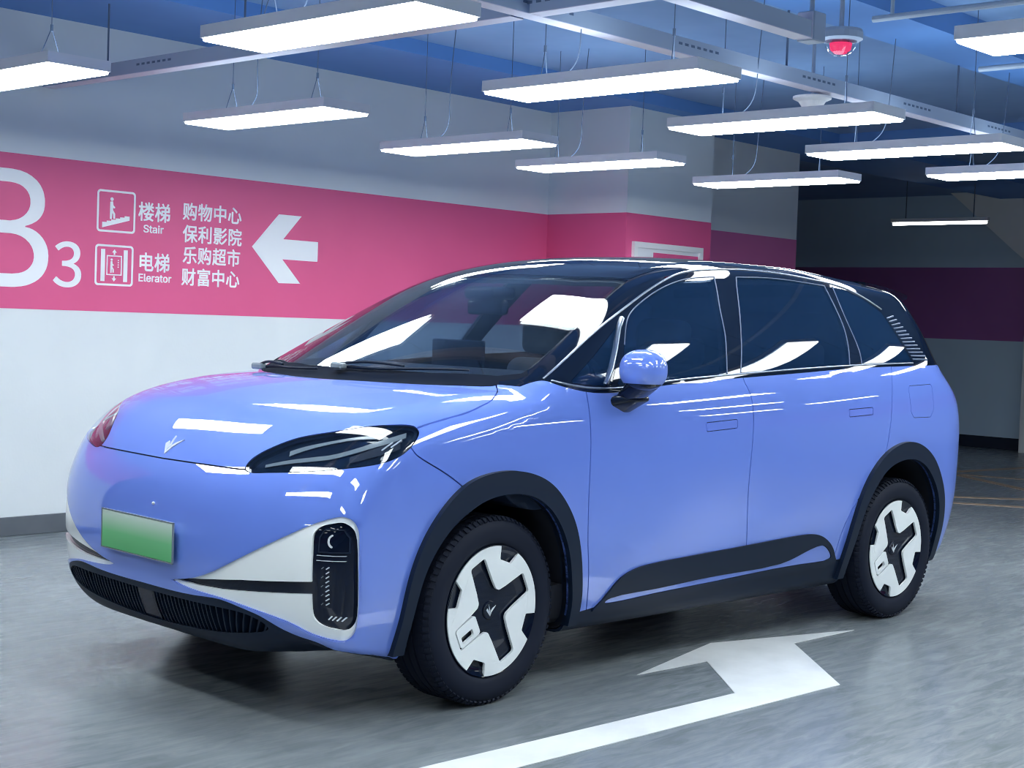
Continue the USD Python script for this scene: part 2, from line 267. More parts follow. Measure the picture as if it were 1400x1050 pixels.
GLYPH={
"楼":"3,38 19,74 30,111 9,113 8,130 10,133 32,133 33,171 52,171 53,133 70,133 73,131 75,132 93,133 80,159 94,166 98,164 107,150 113,138 113,133 120,133 120,169 122,171 139,171 141,170 142,133 147,133 148,137 165,167 168,168 183,161 183,156 168,133 189,132 190,129 190,115 188,113 158,112 176,99 193,90 194,85 184,73 181,73 163,83 142,100 141,76 139,73 134,72 130,63 190,62 192,61 192,44 190,43 170,42 163,27 154,14 189,-3 189,-6 178,-18 174,-18 135,-1 109,-12 73,-19 66,-5 67,0 96,5 108,10 82,20 83,24 94,42 70,43 68,61 64,58 61,59 54,72 53,-17 51,-19 35,-19 32,-17 32,51 16,22 11,23/112,30 133,23 141,32 146,42 119,42/69,63 106,63 113,78 120,79 120,99 87,75 81,72 76,74 75,71/53,108 67,88 85,98 104,112 75,113 73,115 70,112 53,112",
"梯":"3,39 20,73 32,110 32,112 9,112 7,114 7,131 9,133 35,133 36,171 55,171 57,133 74,133 77,139 100,139 88,164 102,171 105,171 108,167 123,139 143,139 159,171 178,166 178,163 166,140 184,139 187,136 187,85 184,82 143,81 142,68 192,66 189,17 185,6 181,1 172,-2 153,-2 151,0 147,17 149,19 168,19 171,47 143,47 142,-16 140,-19 125,-20 121,-17 120,26 96,2 79,-9 74,-10 64,2 63,6 89,23 111,47 78,47 76,52 78,67 68,58 66,58 57,73 56,-17 54,-19 37,-19 35,-17 35,56 16,22 12,22/143,119 143,102 166,102 166,119/56,108 79,74 82,99 84,101 121,102 121,119 78,119 76,113 56,112/98,68 121,67 121,81 100,81",
"电":"22,139 24,142 87,143 87,169 90,172 106,171 109,169 110,143 175,142 176,140 177,39 194,31 196,29 192,5 186,-8 177,-14 170,-16 111,-16 100,-13 92,-6 88,2 87,34 45,34 43,23 23,23/110,14 111,8 116,6 166,6 169,8 171,13 174,34 110,34/110,100 154,99 154,120 110,120/110,57 154,56 154,78 110,78/44,57 87,56 87,78 45,78/44,100 87,99 87,120 45,120",
"购":"13,158 16,160 84,159 86,158 86,111 98,133 113,171 130,168 132,166 125,140 187,140 189,138 188,77 184,17 180,-4 172,-14 161,-19 133,-19 126,-1 129,3 157,3 162,14 163,28 149,24 145,35 142,35 96,24 89,39 99,57 108,82 114,107 116,110 129,107 134,104 129,83 118,50 139,54 131,78 146,83 150,76 165,40 168,119 116,119 97,89 95,88 86,94 85,34 83,32 69,32 66,34 66,139 32,139 31,34 29,32 15,32 12,34|4,-7 5,-4 14,3 25,15 36,38 40,63 40,128 42,130 57,130 59,127 59,67 54,30 64,33 86,8 93,-5 83,-14 78,-16 50,20 37,-1 19,-18 15,-19",
"物":"3,88 11,122 16,157 18,160 22,160 35,157 33,131 41,131 41,169 43,171 59,171 61,170 62,131 81,130 83,114 92,132 105,171 120,169 124,167 117,138 191,138 193,136 194,126 187,38 183,9 177,-7 171,-13 163,-17 135,-17 133,-16 128,0 131,4 155,4 160,9 166,44 171,117 169,117 155,67 140,32 120,2 101,-16 98,-16 86,-7 84,-3 103,15 121,42 139,82 148,117 139,116 130,91 117,63 102,40 89,26 85,26 73,35 72,39 86,53 99,73 112,98 118,117 108,117 98,98 85,79 86,63 62,55 62,-17 59,-20 44,-20 41,-18 41,47 10,39 4,56 5,60 41,70 41,109 29,109 25,94 19,80 15,80/63,109 62,77 63,76 78,81 69,89 68,92 80,108",
"中":"16,37 16,133 17,135 88,136 89,171 107,172 111,169 111,136 181,136 183,134 184,37 181,35 164,35 162,37 161,46 111,46 111,-17 109,-19 91,-19 88,-17 88,46 38,46 37,36 35,34 18,34/111,69 161,68 161,114 111,114/38,114 38,68 88,68 88,114",
"心":"149,97 150,100 165,106 169,104 189,54 196,29 195,24 180,18 175,19 164,58|56,113 58,116 76,115 78,113 79,7 83,5 132,6 137,16 139,45 143,47 159,39 160,36 156,3 152,-5 146,-12 134,-16 78,-16 68,-13 60,-7 56,7|65,153 76,164 82,163 125,130 136,119 136,116 124,103 121,102 94,127 67,148|6,20 17,60 24,99 29,100 43,97 45,93 40,62 27,14 23,12 11,17",
"保":"1,88 2,91 28,123 54,171 70,167 74,162 180,162 184,159 183,93 181,92 138,91 138,74 192,74 194,72 194,56 191,53 151,52 170,29 188,13 198,7 199,3 187,-11 184,-11 166,3 138,34 138,-17 136,-19 118,-19 116,-17 115,33 92,8 70,-9 64,-10 53,1 52,-17 50,-19 33,-19 31,-16 31,87 16,71 12,70/94,113 161,112 161,142 94,142/53,121 52,8 53,7 65,14 82,27 103,52 61,53 58,56 58,72 60,74 116,74 116,91 75,92 73,94 72,159",
"利":"129,0 130,2 164,2 164,165 167,168 183,168 186,166 185,-6 179,-15 172,-18 136,-20|115,145 118,148 134,148 136,146 136,32 134,30 118,30 115,33|2,27 26,58 43,90 9,91 7,93 7,109 9,111 48,112 48,137 12,133 5,146 6,150 60,161 93,170 106,157 106,154 100,151 70,142 70,112 106,111 108,109 108,93 106,91 70,90 70,82 103,53 108,47 99,33 95,31 70,54 70,-17 67,-20 51,-19 49,-17 48,54 29,24 15,9 11,10",
"影":"8,0 27,28 21,30 20,33 20,72 23,75 112,74 113,32 110,30 99,29 116,2 131,10 150,24 166,40 177,55 189,52 196,47 186,32 167,11 146,-6 124,-18 121,-18 110,-6 102,-10 99,-8 80,23 80,25 84,29 77,29 76,-6 74,-12 68,-16 42,-18 35,-4 37,1 55,1 55,29 44,29 47,26 47,23 39,8 24,-11 19,-11/41,57 41,48 91,48 91,57|115,64 117,68 131,76 152,92 173,113 191,106 192,104 189,100 170,80 131,51 127,52|9,95 10,97 53,98 50,103 21,103 18,106 18,162 20,164 113,164 115,162 116,124 143,143 166,167 170,167 185,160 185,157 180,150 161,130 132,109 127,108 116,119 115,105 113,103 75,103 78,97 121,96 122,80 120,78 11,78 9,80/40,126 40,120 93,121 93,125/40,148 40,143 93,143 93,147",
"院":"13,162 15,164 65,164 76,157 75,147 122,147 114,164 114,167 131,173 137,167 147,147 192,146 194,144 193,108 191,105 177,104 177,93 175,91 92,91 90,93 89,104 76,105 74,107 73,142 58,104 66,91 74,73 77,75 193,74 194,72 194,57 192,55 159,54 159,3 175,3 179,28 181,28 195,22 197,20 196,5 191,-11 181,-17 152,-17 143,-13 139,-7 138,2 137,54 124,54 118,26 107,6 92,-9 78,-16 67,-19 57,-6 57,-2 79,8 89,18 96,30 101,51 101,54 75,55 71,40 61,30 53,28 38,28 33,39 33,-16 31,-19 14,-19 12,-17/94,112 172,111 172,126 95,127/34,143 33,48 50,48 54,53 54,68 48,84 37,99 36,103 51,142",
"乐":"135,51 148,58 153,58 188,17 195,5 195,2 179,-6 176,-6 157,22 136,47|18,86 20,89 24,99 29,133 31,153 33,156 108,161 167,170 178,154 178,151 175,149 146,144 52,136 45,92 93,92 93,130 96,132 112,132 115,130 115,92 186,92 188,89 188,73 186,70 115,69 115,-2 112,-11 104,-16 91,-19 69,-19 66,-17 60,-2 62,2 93,3 93,69 45,70 26,67 23,69|4,5 5,9 31,37 45,58 48,59 65,52 64,47 50,26 23,-6 19,-7",
"超":"2,-10 12,24 16,79 18,81 36,79 36,48 41,34 45,29 45,89 9,89 7,91 7,107 9,109 43,110 43,127 13,128 11,130 11,145 13,147 43,148 43,170 46,172 63,171 65,148 94,147 95,161 97,163 187,164 189,162 186,114 184,103 179,95 168,90 152,90 141,92 137,108 139,110 161,109 163,111 167,140 167,143 144,143 138,122 131,108 125,99 111,86 184,85 185,19 183,16 103,17 101,19 101,82 93,89 67,89 66,68 96,67 97,65 98,50 95,47 66,47 66,13 78,9 97,7 194,7 197,6 197,3 190,-14 98,-14 80,-13 63,-9 48,-3 32,12 25,-9 19,-19 16,-19/122,37 163,36 163,66 123,66/64,110 97,109 101,105 115,121 122,143 96,144 95,130 93,127 64,127",
"市":"7,124 7,139 9,142 90,142 79,166 81,168 97,173 101,170 116,142 192,141 194,123 191,121 111,120 111,101 173,100 175,99 176,23 173,13 165,7 157,5 128,4 125,6 120,22 121,25 153,26 153,79 111,79 110,-17 108,-19 90,-19 88,-17 88,79 49,79 48,6 46,4 28,4 26,6 27,99 29,100 88,101 88,120 9,120",
"财":"85,22 85,25 102,43 120,67 141,110 141,111 92,111 91,113 91,131 148,132 149,169 151,171 169,171 171,169 171,132 192,132 194,130 194,113 192,111 171,111 171,0 168,-10 163,-15 155,-18 129,-19 126,-17 121,-2 122,2 148,3 148,72 127,38 102,9 98,8|4,-7 4,-4 16,5 27,17 37,38 42,65 42,134 44,137 59,137 61,134 62,65 57,34 63,37 69,34 68,143 34,143 33,35 31,32 16,32 14,34 14,160 16,162 85,162 88,160 88,35 86,33 68,33 87,9 93,0 93,-4 81,-14 78,-14 53,21 38,-2 19,-18 14,-19",
"富":"13,114 13,152 15,155 86,156 82,166 82,169 102,174 113,156 185,156 188,153 188,113 186,111 167,112 165,136 35,135 34,114 32,111 15,111|26,-17 26,57 28,59 175,58 174,-18 156,-19 153,-13 48,-13 45,-20 28,-20/110,6 154,6 154,14 110,14/110,33 154,32 154,41 110,41/48,6 88,6 88,14 48,14/48,33 88,32 88,41 48,41|39,114 39,128 41,130 159,130 161,128 161,115 158,112 42,112|40,66 40,106 42,108 157,108 160,105 160,67 157,64 42,64/60,83 138,82 138,89 61,90",
"B":"0.0,200.0 75.2,200.0 89.1,198.5 100.4,195.2 109.2,190.7 117.3,184.5 121.4,180.1 124.6,175.5 127.4,170.3 129.3,165.7 130.6,161.0 131.8,154.5 132.2,150.9 132.0,140.8 131.0,134.4 129.8,130.3 127.7,125.7 125.1,121.5 122.6,118.3 118.5,114.3 110.7,109.4 105.1,106.8 100.1,105.2 99.6,104.6 99.9,103.2 107.0,102.0 113.3,99.6 118.8,96.5 123.9,92.5 129.3,86.9 133.9,80.0 137.0,73.3 139.1,65.8 140.1,56.8 139.9,47.7 138.9,40.9 136.7,33.3 133.0,25.8 129.6,20.8 123.8,14.8 117.9,10.5 110.2,6.4 103.9,3.9 94.8,1.7 84.3,0.3 78.1,0.0 0.0,0.0/25.4,23.0 25.9,22.5 79.5,22.7 90.4,24.2 95.8,25.8 100.5,27.9 105.8,31.6 109.6,35.8 112.7,40.8 114.7,46.1 115.5,51.7 115.2,58.9 113.3,66.2 111.0,71.1 106.9,77.0 100.5,82.8 93.4,87.0 85.5,89.6 76.7,90.8 25.7,90.8/25.4,112.8 25.9,112.3 74.3,112.4 83.5,114.4 88.8,116.4 92.2,118.4 96.9,121.8 101.9,127.3 105.2,133.0 106.9,138.3 107.8,144.2 107.5,151.6 105.7,158.1 103.1,163.1 100.4,166.8 94.6,171.8 89.1,174.6 81.4,176.6 73.3,177.5 25.6,177.4",
"3":"0.0,29.1 12.3,44.8 13.8,45.7 15.8,45.1 24.9,36.8 34.2,30.6 44.4,26.4 49.5,25.1 56.2,24.1 61.7,23.9 68.4,24.5 74.2,25.8 79.5,27.8 84.6,30.9 87.7,33.4 90.3,36.2 93.1,40.3 95.0,44.4 96.7,50.6 97.1,53.4 96.9,62.1 96.1,66.2 94.6,70.7 91.4,76.3 87.9,80.2 80.7,85.2 70.6,89.1 63.2,90.8 54.9,91.9 40.0,92.5 38.3,94.1 38.3,113.3 39.4,114.7 51.2,115.3 57.3,116.0 69.2,119.0 75.7,122.0 78.9,124.0 82.0,126.6 85.5,130.7 88.7,136.9 89.9,140.6 90.6,145.5 90.6,151.9 89.9,156.4 88.7,160.0 86.7,164.1 84.7,166.9 81.5,170.1 78.0,172.5 74.4,174.2 66.1,176.2 57.6,176.4 47.9,174.6 38.5,170.5 30.8,165.5 22.8,158.4 21.2,158.2 19.2,159.9 7.2,174.0 6.8,175.7 8.7,178.1 15.8,184.0 27.6,191.5 38.1,196.1 49.5,199.1 58.2,200.0 65.4,200.0 73.5,199.3 79.4,198.2 87.5,195.8 96.5,191.5 101.5,188.2 106.6,183.6 110.9,178.5 114.7,171.8 117.1,165.4 118.6,158.6 119.2,151.2 119.0,145.9 117.9,138.7 115.8,131.9 113.1,126.0 110.1,121.4 106.3,116.8 101.8,112.7 96.7,109.0 90.0,105.4 89.6,104.8 100.7,99.4 109.2,93.4 113.8,88.8 116.6,85.3 119.7,80.3 122.5,74.2 124.3,68.0 125.4,60.8 125.2,49.2 123.2,39.2 120.8,32.8 118.4,28.2 112.9,20.4 107.9,15.5 100.7,10.1 94.3,6.6 85.1,3.1 78.5,1.5 69.2,0.2 58.4,0.0 49.7,0.7 40.7,2.4 32.6,4.8 27.1,7.0 19.0,11.2 11.2,16.6 6.4,20.6 0.6,26.5 0.0,27.4"}

def glyph(ch):
    ps = []
    for p in GLYPH[ch].split('|'):
        rings = [[tuple(map(float, q.split(','))) for q in r.split()] for r in p.split('/')]
        ps.append(Polygon(rings[0], rings[1:]).buffer(0))
    return unary_union(ps)
def han(text, x0, x1, zc, h, label):
    """a row of characters between x0 and x1, each h tall"""
    n = len(text); w = (x1 - x0) / n
    for i, ch in enumerate(text):
        g = affinity.scale(glyph(ch), w / 200 * .98, h / 185, origin=(0, 0)); c = g.bounds
        m = extr(g, .002)
        sign('character', m, x0 + i * w, zc - h * .5 - h * .07 + .017, 'white character ' + ch)
han('楼梯', 1.424, 1.672, 2.014, .118, '')
han('电梯', 1.430, 1.677, 1.693, .118, '')
han('购物中心', 1.760, 2.240, 2.040, .112, '')
han('保利影院', 1.765, 2.245, 1.894, .112, '')
han('乐购超市', 1.768, 2.238, 1.755, .112, '')
han('财富中心', 1.762, 2.236, 1.612, .112, '')
def big(key, x0, x1, z0, z1, name, label):
    g = glyph(key); b = g.bounds
    g = affinity.scale(affinity.translate(g, -b[0], -b[1]), (x1 - x0) / (b[2] - b[0]), (z1 - z0) / (b[3] - b[1]), origin=(0, 0)); sign(name, extr(g, .002), x0, z0, label)
big('B', .255, .800, 1.494, 2.195, 'floor_letter', 'large white letter B')
big('3', .835, 1.027, 1.506, 1.788, 'floor_number', 'white number 3')
rr = lambda x0, z0, x1, z1, r: sbox(x0 + r, z0 + r, x1 - r, z1 - r).buffer(r)
def frame_poly(x0, z0, x1, z1): return rr(x0, z0, x1, z1, .024).difference(rr(x0 + .013, z0 + .013, x1 - .013, z1 - .013, .013))
def person_poly(x, z, s):
    """a standing figure seen from the side, s tall"""
    head = Point(x, z + s * .91).buffer(s * .085)
    body = Polygon([(x - .075 * s, z + .78 * s), (x + .05 * s, z + .80 * s), (x + .07 * s, z + .62 * s), (x + .16 * s, z + .55 * s), (x + .15 * s, z + .50 * s), (x + .05 * s, z + .53 * s), (x + .06 * s, z + .40 * s), (x + .17 * s, z + .24 * s), (x + .17 * s, z + .02 * s), (x + .10 * s, z + .02 * s), (x + .09 * s, z + .22 * s), (x + .02 * s, z + .32 * s), (x + .0 * s, z), (x - .08 * s, z), (x - .08 * s, z + .40 * s)])
    return unary_union([head, body.buffer(.012 * s)])
stairs = [(1.168, 1.915)]
px, pz = 1.168, 1.915
for k in range(6):
    stairs += [(px, pz + .009), (px + .032, pz + .009)]; px += .032; pz += .009
stairs += [(px, pz - .022)] + [(1.168 + .032 * k, 1.915 + .009 * k - .022) for k in range(5, -1, -1)]
sign('stair_pictogram', extr(unary_union([frame_poly(1.127, 1.864, 1.404, 2.127), Polygon(stairs).buffer(.002), person_poly(1.232, 1.948, .135)]), .002), 0, 0, 'white pictogram of a person on stairs')
def tri_arrow(x, z, up):
    s = 1 if up else -1
    return unary_union([Polygon([(x - .016, z), (x + .016, z), (x, z + s * .02)]), sbox(x - .005, min(z, z - s * .014), x + .005, max(z, z - s * .014))])
sign('lift_pictogram', extr(unary_union([frame_poly(1.121, 1.529, 1.397, 1.786), sbox(1.163, 1.556, 1.192, 1.757), sbox(1.326, 1.556, 1.355, 1.757),
    sbox(1.204, 1.595, 1.314, 1.720).difference(sbox(1.211, 1.602, 1.307, 1.713)), person_poly(1.240, 1.611, .090), tri_arrow(1.259, 1.738, True), tri_arrow(1.259, 1.576, False)]
    + [Point(1.288, 1.690 - .014 * k).buffer(.004) for k in range(4)]), .002), 0, 0, 'white pictogram of a lift cabin between two shafts')
sign('pointing_arrow', extr(Polygon([(2.329, 1.841), (2.553, 2.077), (2.753, 2.077), (2.597, 1.908), (2.909, 1.907), (2.908, 1.767), (2.593, 1.768), (2.758, 1.605), (2.567, 1.602)]), .002), 0, 0, 'large white arrow pointing left')
struct('baseboard_left', cat(bevel_box(-2.4, 5.36, WY - .014, WY, 0, .115, .003)), M['skirting'], 'grey painted skirting along the sign wall')

def banded(name, label, x0, x1, y0, y1, faces, z1=CEIL, m='plaster', stripe='pink'):
    w = struct_x(name, label)
    obj('plaster', bx(x0, x1, y0, y1, 0, z1), M[m], w)
    e = .002
    obj('pink_stripe', bx(x0 - e * (1 if 'x-' in faces else -1), x1 + e * (1 if 'x+' in faces else -1), y0 - e * (1 if 'y-' in faces else -1), y1 + e * (1 if 'y+' in faces else -1), PB0, PB1), M[stripe], w)
    return w
pier = banded('wall_pier', 'white pier with pink stripe standing out from the sign wall', 5.36, 6.508, 2.856, WY + .2, ('x-', 'y-', 'x+'))
banded('wall_recess', 'shaded white wall with shade-tinted pink stripe set back behind the pier', 6.508, 8.69, 3.38, WY + .2, ('y-', 'x+'), stripe='pink_recess_shade')
banded('wall_far', 'dim far wall with pink stripe, both colours tinted for shade, across the end of the hall', 14.1, 14.3, 3.30, 9.0, ('x-',), m='plaster_shade', stripe='pink_far_shade')
struct('baseboard_far', bevel_box(14.085, 14.1, 3.30, 9.0, 0, .15, .003), M['skirting_navy'], 'dark navy skirting at the foot of the far wall')
banded('wall_column', 'white column at the right end of the far wall', 13.8, 14.3, 2.6, 3.29, ('none',))
banded('wall_right', 'white wall closing the hall behind the column', 15.8, 16, -20, 9, ('x-',))
banded('wall_back', 'white wall behind the opening by the recess', -22, 16, 8.8, 9, ('y-',))
banded('wall_behind', 'white wall with pink stripe on the viewer\'s side of the hall', -22, 16, -20.2, -20, ('y+',))
banded('wall_front', 'white wall at the near end of the hall', -22.2, -22, -20, 9, ('x+',))
struct('trim_4', cat(extr(Polygon([(3.30, 3.22), (4.36, 3.22), (4.31, 3.185), (3.48, 2.48), (3.30, 2.34)]), .25).apply_transform(np.array([[0, 0, 1, 13.82], [1, 0, 0, 0], [0, 1, 0, 0], [0, 0, 0, 1.]]))), M['plaster'], 'pale sloping ramp soffit high on the far wall')

# framed notice on the pier, its top just above the car roof
nt = tag(xform('framed_notice', loc=(5.903, 2.853, 1.5)), 'silver framed white and pink notice hanging on the pier behind the car roof', 'notice')
W2, H2 = .467, .565
fr = sbox(-W2, -H2, W2, H2).difference(sbox(-W2 + .045, -H2 + .045, W2 - .045, H2 - .045))
obj('notice_frame', on_wall(extr(fr, .03), 0, 0, 0), M['lamp_body'], nt)
obj('notice_sheet', on_wall(extr(sbox(-W2 + .04, -H2 + .04, W2 - .04, H2 - .04), .012), 0, 0, 0), M['sign_white'], nt)
tag(obj('notice_panel', on_wall(extr(sbox(-W2 + .27, -.2, W2 - .05, H2 - .075), .014), 0, 0, 0), M['pink'], nt), 'pink printed panel')

# ------------------------------------------------------------------ ceiling lamps
def make_lamp(name='ceiling_lamp'):
    t = xform(name, loc=(0, 0, 0))
    L_, W_, H_ = 1.2, .31, .048
    body = m3.Manifold.cube((W_, L_, H_), True) - m3.Manifold.cube((W_ - .016, L_ - .016, H_), True).translate((0, 0, -.006))
    obj('housing', body, M['lamp_body'], t)
    obj('diffuser', bevel_box(-W_ / 2 + .006, W_ / 2 - .006, -L_ / 2 + .006, L_ / 2 - .006, -H_ / 2 - .013, -H_ / 2 + .008, .005), M['diffuser'], t)
    obj('added_fill_panel', bx(-W_ / 2 + .03, W_ / 2 - .03, -L_ / 2 + .03, L_ / 2 - .03, H_ / 2, H_ / 2 + .003), M['fill_glow'], t)  # added fill source, out of sight on top of the housing
    for s in (-1, 1):
        y = s * .36; top = CEIL - 2.46
        obj('suspension_wire', cat(rod((-.09, y - .06, H_ / 2), (0, y, .17), .0022, 5), rod((.09, y + .06, H_ / 2), (0, y, .17), .0022, 5), rod((0, y, .17), (0, y, top), .0022, 5),
            trimesh.creation.cylinder(radius=.007, height=.03, sections=8, transform=trimesh.transformations.translation_matrix([0, y, .17]))), M['wire'], t)
    p = spline([(0.02, .30, H_ / 2), (.05, .22, .10), (.01, .16, .26), (.03, .14, top)], n=6)
    obj('power_cable', tube(p, .0028, 6), M['wire'], t)
    return t
# x, y, z, label
SEEN = [
 (-.40, -.33, 2.465, 'ceiling lamp panel cut by the top edge, nearest above the bonnet'),
 (-.45, 1.90, 2.46, 'ceiling lamp panel cut by the left edge of the picture'),
 (1.10, -.39, 2.46, 'ceiling lamp panel above the middle of the windscreen'),
 (1.05, 1.86, 2.46, 'ceiling lamp panel hanging above the lift and stair lettering of the sign wall'),
 (2.46, 1.80, 2.455, 'ceiling lamp panel right of the white sign arrow, near the sign wall'),
 (3.66, 1.76, 2.465, 'thin-looking ceiling lamp panel in front of the pier corner'),
 (2.47, -.41, 2.46, 'ceiling lamp panel under the round smoke detector'),
 (5.06, 1.30, 2.465, 'ceiling lamp panel before the shaded recess wall'),
 (3.77, -.44, 2.46, 'ceiling lamp panel between the smoke detector and the farthest lamps'),
 (5.13, -.50, 2.462, 'farthest ceiling lamp panel, cut by the right edge above the tube lamp'),
 (1.08, -2.70, 2.46, 'ceiling lamp panel in the top right corner of the picture')]
HIDDEN = [(-1.85, -.35), (-1.85, 1.88), (-1.85, -2.6), (-3.3, -.5), (-3.4, -3.2), (-.38, -2.6), (2.62, -2.35), (3.78, -2.4), (5.1, -2.5), (6.4, -2.6),
          (-1.0, -5.9), (1.1, -5.2), (3.6, -5.2), (6.3, -5.2), (3.6, -8.4), (6.5, -8.4), (9.2, -7.5), (11.6, -7.7), (12.8, -10.4), (9.3, -10.6),
          (-9.0, -1.5), (-9.0, -4.2), (-12.0, -1.5), (-12.0, -4.2), (-15.0, -1.5), (-15.0, -4.2), (-6.5, -6.8), (-9.0, -6.8), (-12.0, -6.8)]
lamp0 = make_lamp()
def place_lamp(i, x, y, z):
    if i == 0: r = lamp0
    else:
        r = xform('ceiling_lamp', loc=(0, 0, 0)); r.GetReferences().AddInternalReference(lamp0.GetPath()); r.SetInstanceable(True)
    UsdGeom.Xformable(r).GetOrderedXformOps()[0].Set(Gf.Vec3d(x, y, z))
    return r
for i, (x, y, z, lb) in enumerate(SEEN):
    tag(place_lamp(i, x, y, z), 'white suspended ' + lb, 'ceiling lamp', 'suspended lamp panels')
for i, (x, y) in enumerate(HIDDEN):
    tag(place_lamp(99, x, y, 2.46), 'white suspended ceiling lamp panel outside the picture, seen only mirrored in the car', 'ceiling lamp', 'lamp panels outside the picture')
tb = tag(xform('tube_lamp', loc=(12.0, 3.57, 2.693)), 'thin lit tube lamp hanging before the dim far wall', 'tube lamp')
obj('tube', rod((0, -.58, 0), (0, .58, 0), .018, 10), M['tube'], tb)
obj('batten', bevel_box(-.03, .03, -.60, .60, .018, .06, .004), M['lamp_body'], tb)
for s in (-.42, .42): obj('suspension_rod', rod((0, s, .06), (0, s, CEIL - 2.693), .006, 6), M['wire'], tb)

# ------------------------------------------------------------------ cable trays, pipe, detectors
def tray(label, p0, p1, z=2.70, w=.085, h=.075, hang=2):
    p0, p1 = np.array(p0, float), np.array(p1, float); ln = np.linalg.norm(p1 - p0); ax = 0 if abs(p1[0] - p0[0]) > abs(p1[1] - p0[1]) else 1
    t = tag(xform('cable_tray', loc=(*((p0 + p1) / 2), z)), label, 'cable tray', 'zinc cable trays')
    def ob(a0, a1, b0, b1, z0, z1): return bx(a0, a1, b0, b1, z0, z1) if ax == 0 else bx(b0, b1, a0, a1, z0, z1)
    hl = ln / 2
    prof = cat(ob(-hl, hl, -w / 2, -w / 2 + .003, 0, h), ob(-hl, hl, w / 2 - .003, w / 2, 0, h))
    obj('tray_side', prof, M['tray'], t)
    obj('tray_bottom', ob(-hl, hl, -w / 2, w / 2, -.003, 0), M['tray_edge'], t)
    slots = []
    for s in np.arange(-hl + .3, hl - .3, 1.1):
        for k in range(7):
            a = s + k * .05
            for sg in (-1, 1): slots.append(ob(a, a + .028, sg * w / 2 - .001, sg * w / 2 + .001, h * .5, h * .5 + .012))
    if slots: tag(obj('slots', cat(*slots), M['wire'], t), kind='stuff')
    for k in range(hang):
        a = -hl + ln * (k + .5) / hang
        obj('hanger_rod', rod((a, 0, 0) if ax == 0 else (0, a, 0), (a, 0, CEIL - z) if ax == 0 else (0, a, CEIL - z), .006, 6), M['wire'], t)
    return t
tray('zinc cable tray with pale underside running from the sign wall over the bonnet', (.77, WY - .02), (.77, -.155), hang=3)
tray('short zinc cable tray joining the two long trays at the top of the picture', (.77, -.265), (.77, -.88), hang=2)
tray('long zinc cable tray running away over the windscreen lamps', (-4.0, -.21), (13.5, -.21), z=2.703, hang=9)
tray('short zinc cable tray ending in a junction box at the top of the picture', (-3.0, -.935), (1.80, -.935), hang=3)
jb = tag(xform('junction_box', loc=(1.86, -.94, 2.72)), 'upright blue-grey junction box at the end of the short cable tray', 'junction box')
obj('box_body', bevel_box(-.05, .05, -.045, .045, -.03, .10, .005), M['tray'], jb)
obj('box_lid', bevel_box(-.056, -.05, -.04, .04, -.025, .095, .002), M['tray_edge'], jb)
obj('conduit', rod((0, 0, .1), (0, 0, CEIL - 2.72), .011, 8), M['tray'], jb)
pp = tag(xform('water_pipe', loc=(2.47, -1.6, 2.9)), 'thin pale sprinkler pipe crossing the upper right corner', 'pipe')
obj('pipe_run', rod((0, .70, 0), (0, -4.5, 0), .016, 10), M['wire_pale'], pp)
obj('pipe_drop', rod((0, .60, 0), (0, .60, .32), .010, 8), M['wire_pale'], pp); obj('pipe_drop', rod((0, -1.6, 0), (0, -1.6, .32), .010, 8), M['wire_pale'], pp)
p2 = tag(xform('water_pipe', loc=(3.98, -.85, 2.9)), 'short pale pipe stub under the top right lamp', 'pipe')
obj('pipe_run', rod((0, .13, 0), (0, -3.5, 0), .016, 10), M['wire_pale'], p2); obj('pipe_drop', rod((0, -.14, 0), (0, -.14, .32), .010, 8), M['wire_pale'], p2)
al = tag(xform('alarm_beacon', loc=(2.46, -.735, 2.79)), 'domed ceiling beacon glowing red right of the short cable tray', 'alarm beacon')
obj('beacon_base', lathe([(0, .075), (.10, .075), (.105, .06), (.105, .03), (.09, .02), (0, .02)], 28), M['tray'], al)
obj('beacon_dome', lathe([(0, -.05), (.03, -.048), (.055, -.035), (.072, -.01), (.078, .02), (0, .02)], 28), M['clear'], al)
obj('beacon_light', lathe([(0, -.042), (.03, -.038), (.05, -.02), (.055, .01), (0, .01)], 20), M['red_lamp'], al)
obj('beacon_stem', rod((0, 0, .075), (0, 0, CEIL - 2.735), .012, 8), M['tray'], al)
sd = tag(xform('smoke_detector', loc=(3.20, -.13, 2.66)), 'round white detector hanging over the lamp panel right of the windscreen', 'smoke detector')
obj('detector_body', lathe([(0, -.03), (.055, -.03), (.062, -.02), (.075, .0), (.105, .014), (.105, .026), (0, .026)], 32), M['lamp_body'], sd)
obj('detector_stem', rod((0, 0, .03), (0, 0, CEIL - 2.66), .010, 8), M['tray'], sd)

# ------------------------------------------------------------------ the car: one smooth body surface, cut into its panels
# car frame: x backwards from the front axle, -y the side that faces the camera, z up
def PC(pts, sig=.06):
    """a fair curve through the points: monotone interpolation, then smoothed so that reflections run evenly"""
    a = np.array(pts, float); f = PchipInterpolator(a[:, 0], a[:, 1]); lo, hi = a[0, 0], a[-1, 0]
    st = sig / 6; x = np.arange(lo - 4 * sig, hi + 4 * sig + st, st); xc = np.clip(x, lo, hi)
    e0, e1 = (f(lo + 1e-3) - f(lo)) / 1e-3, (f(hi) - f(hi - 1e-3)) / 1e-3
    y = f(xc) + np.where(x < lo, (x - lo) * e0, 0) + np.where(x > hi, (x - hi) * e1, 0)
    k = np.exp(-.5 * (np.arange(-18, 19) / 6) ** 2); k /= k.sum()
    xs = x[18:-18]; ys = np.convolve(y, k, 'valid'); c = CubicSpline(xs, ys)
    return lambda q: c(np.clip(q, lo, hi))
def smax(a,b,k):
    h=np.maximum(k-np.abs(a-b),0.0); return np.maximum(a,b)+h*h/(4*k)
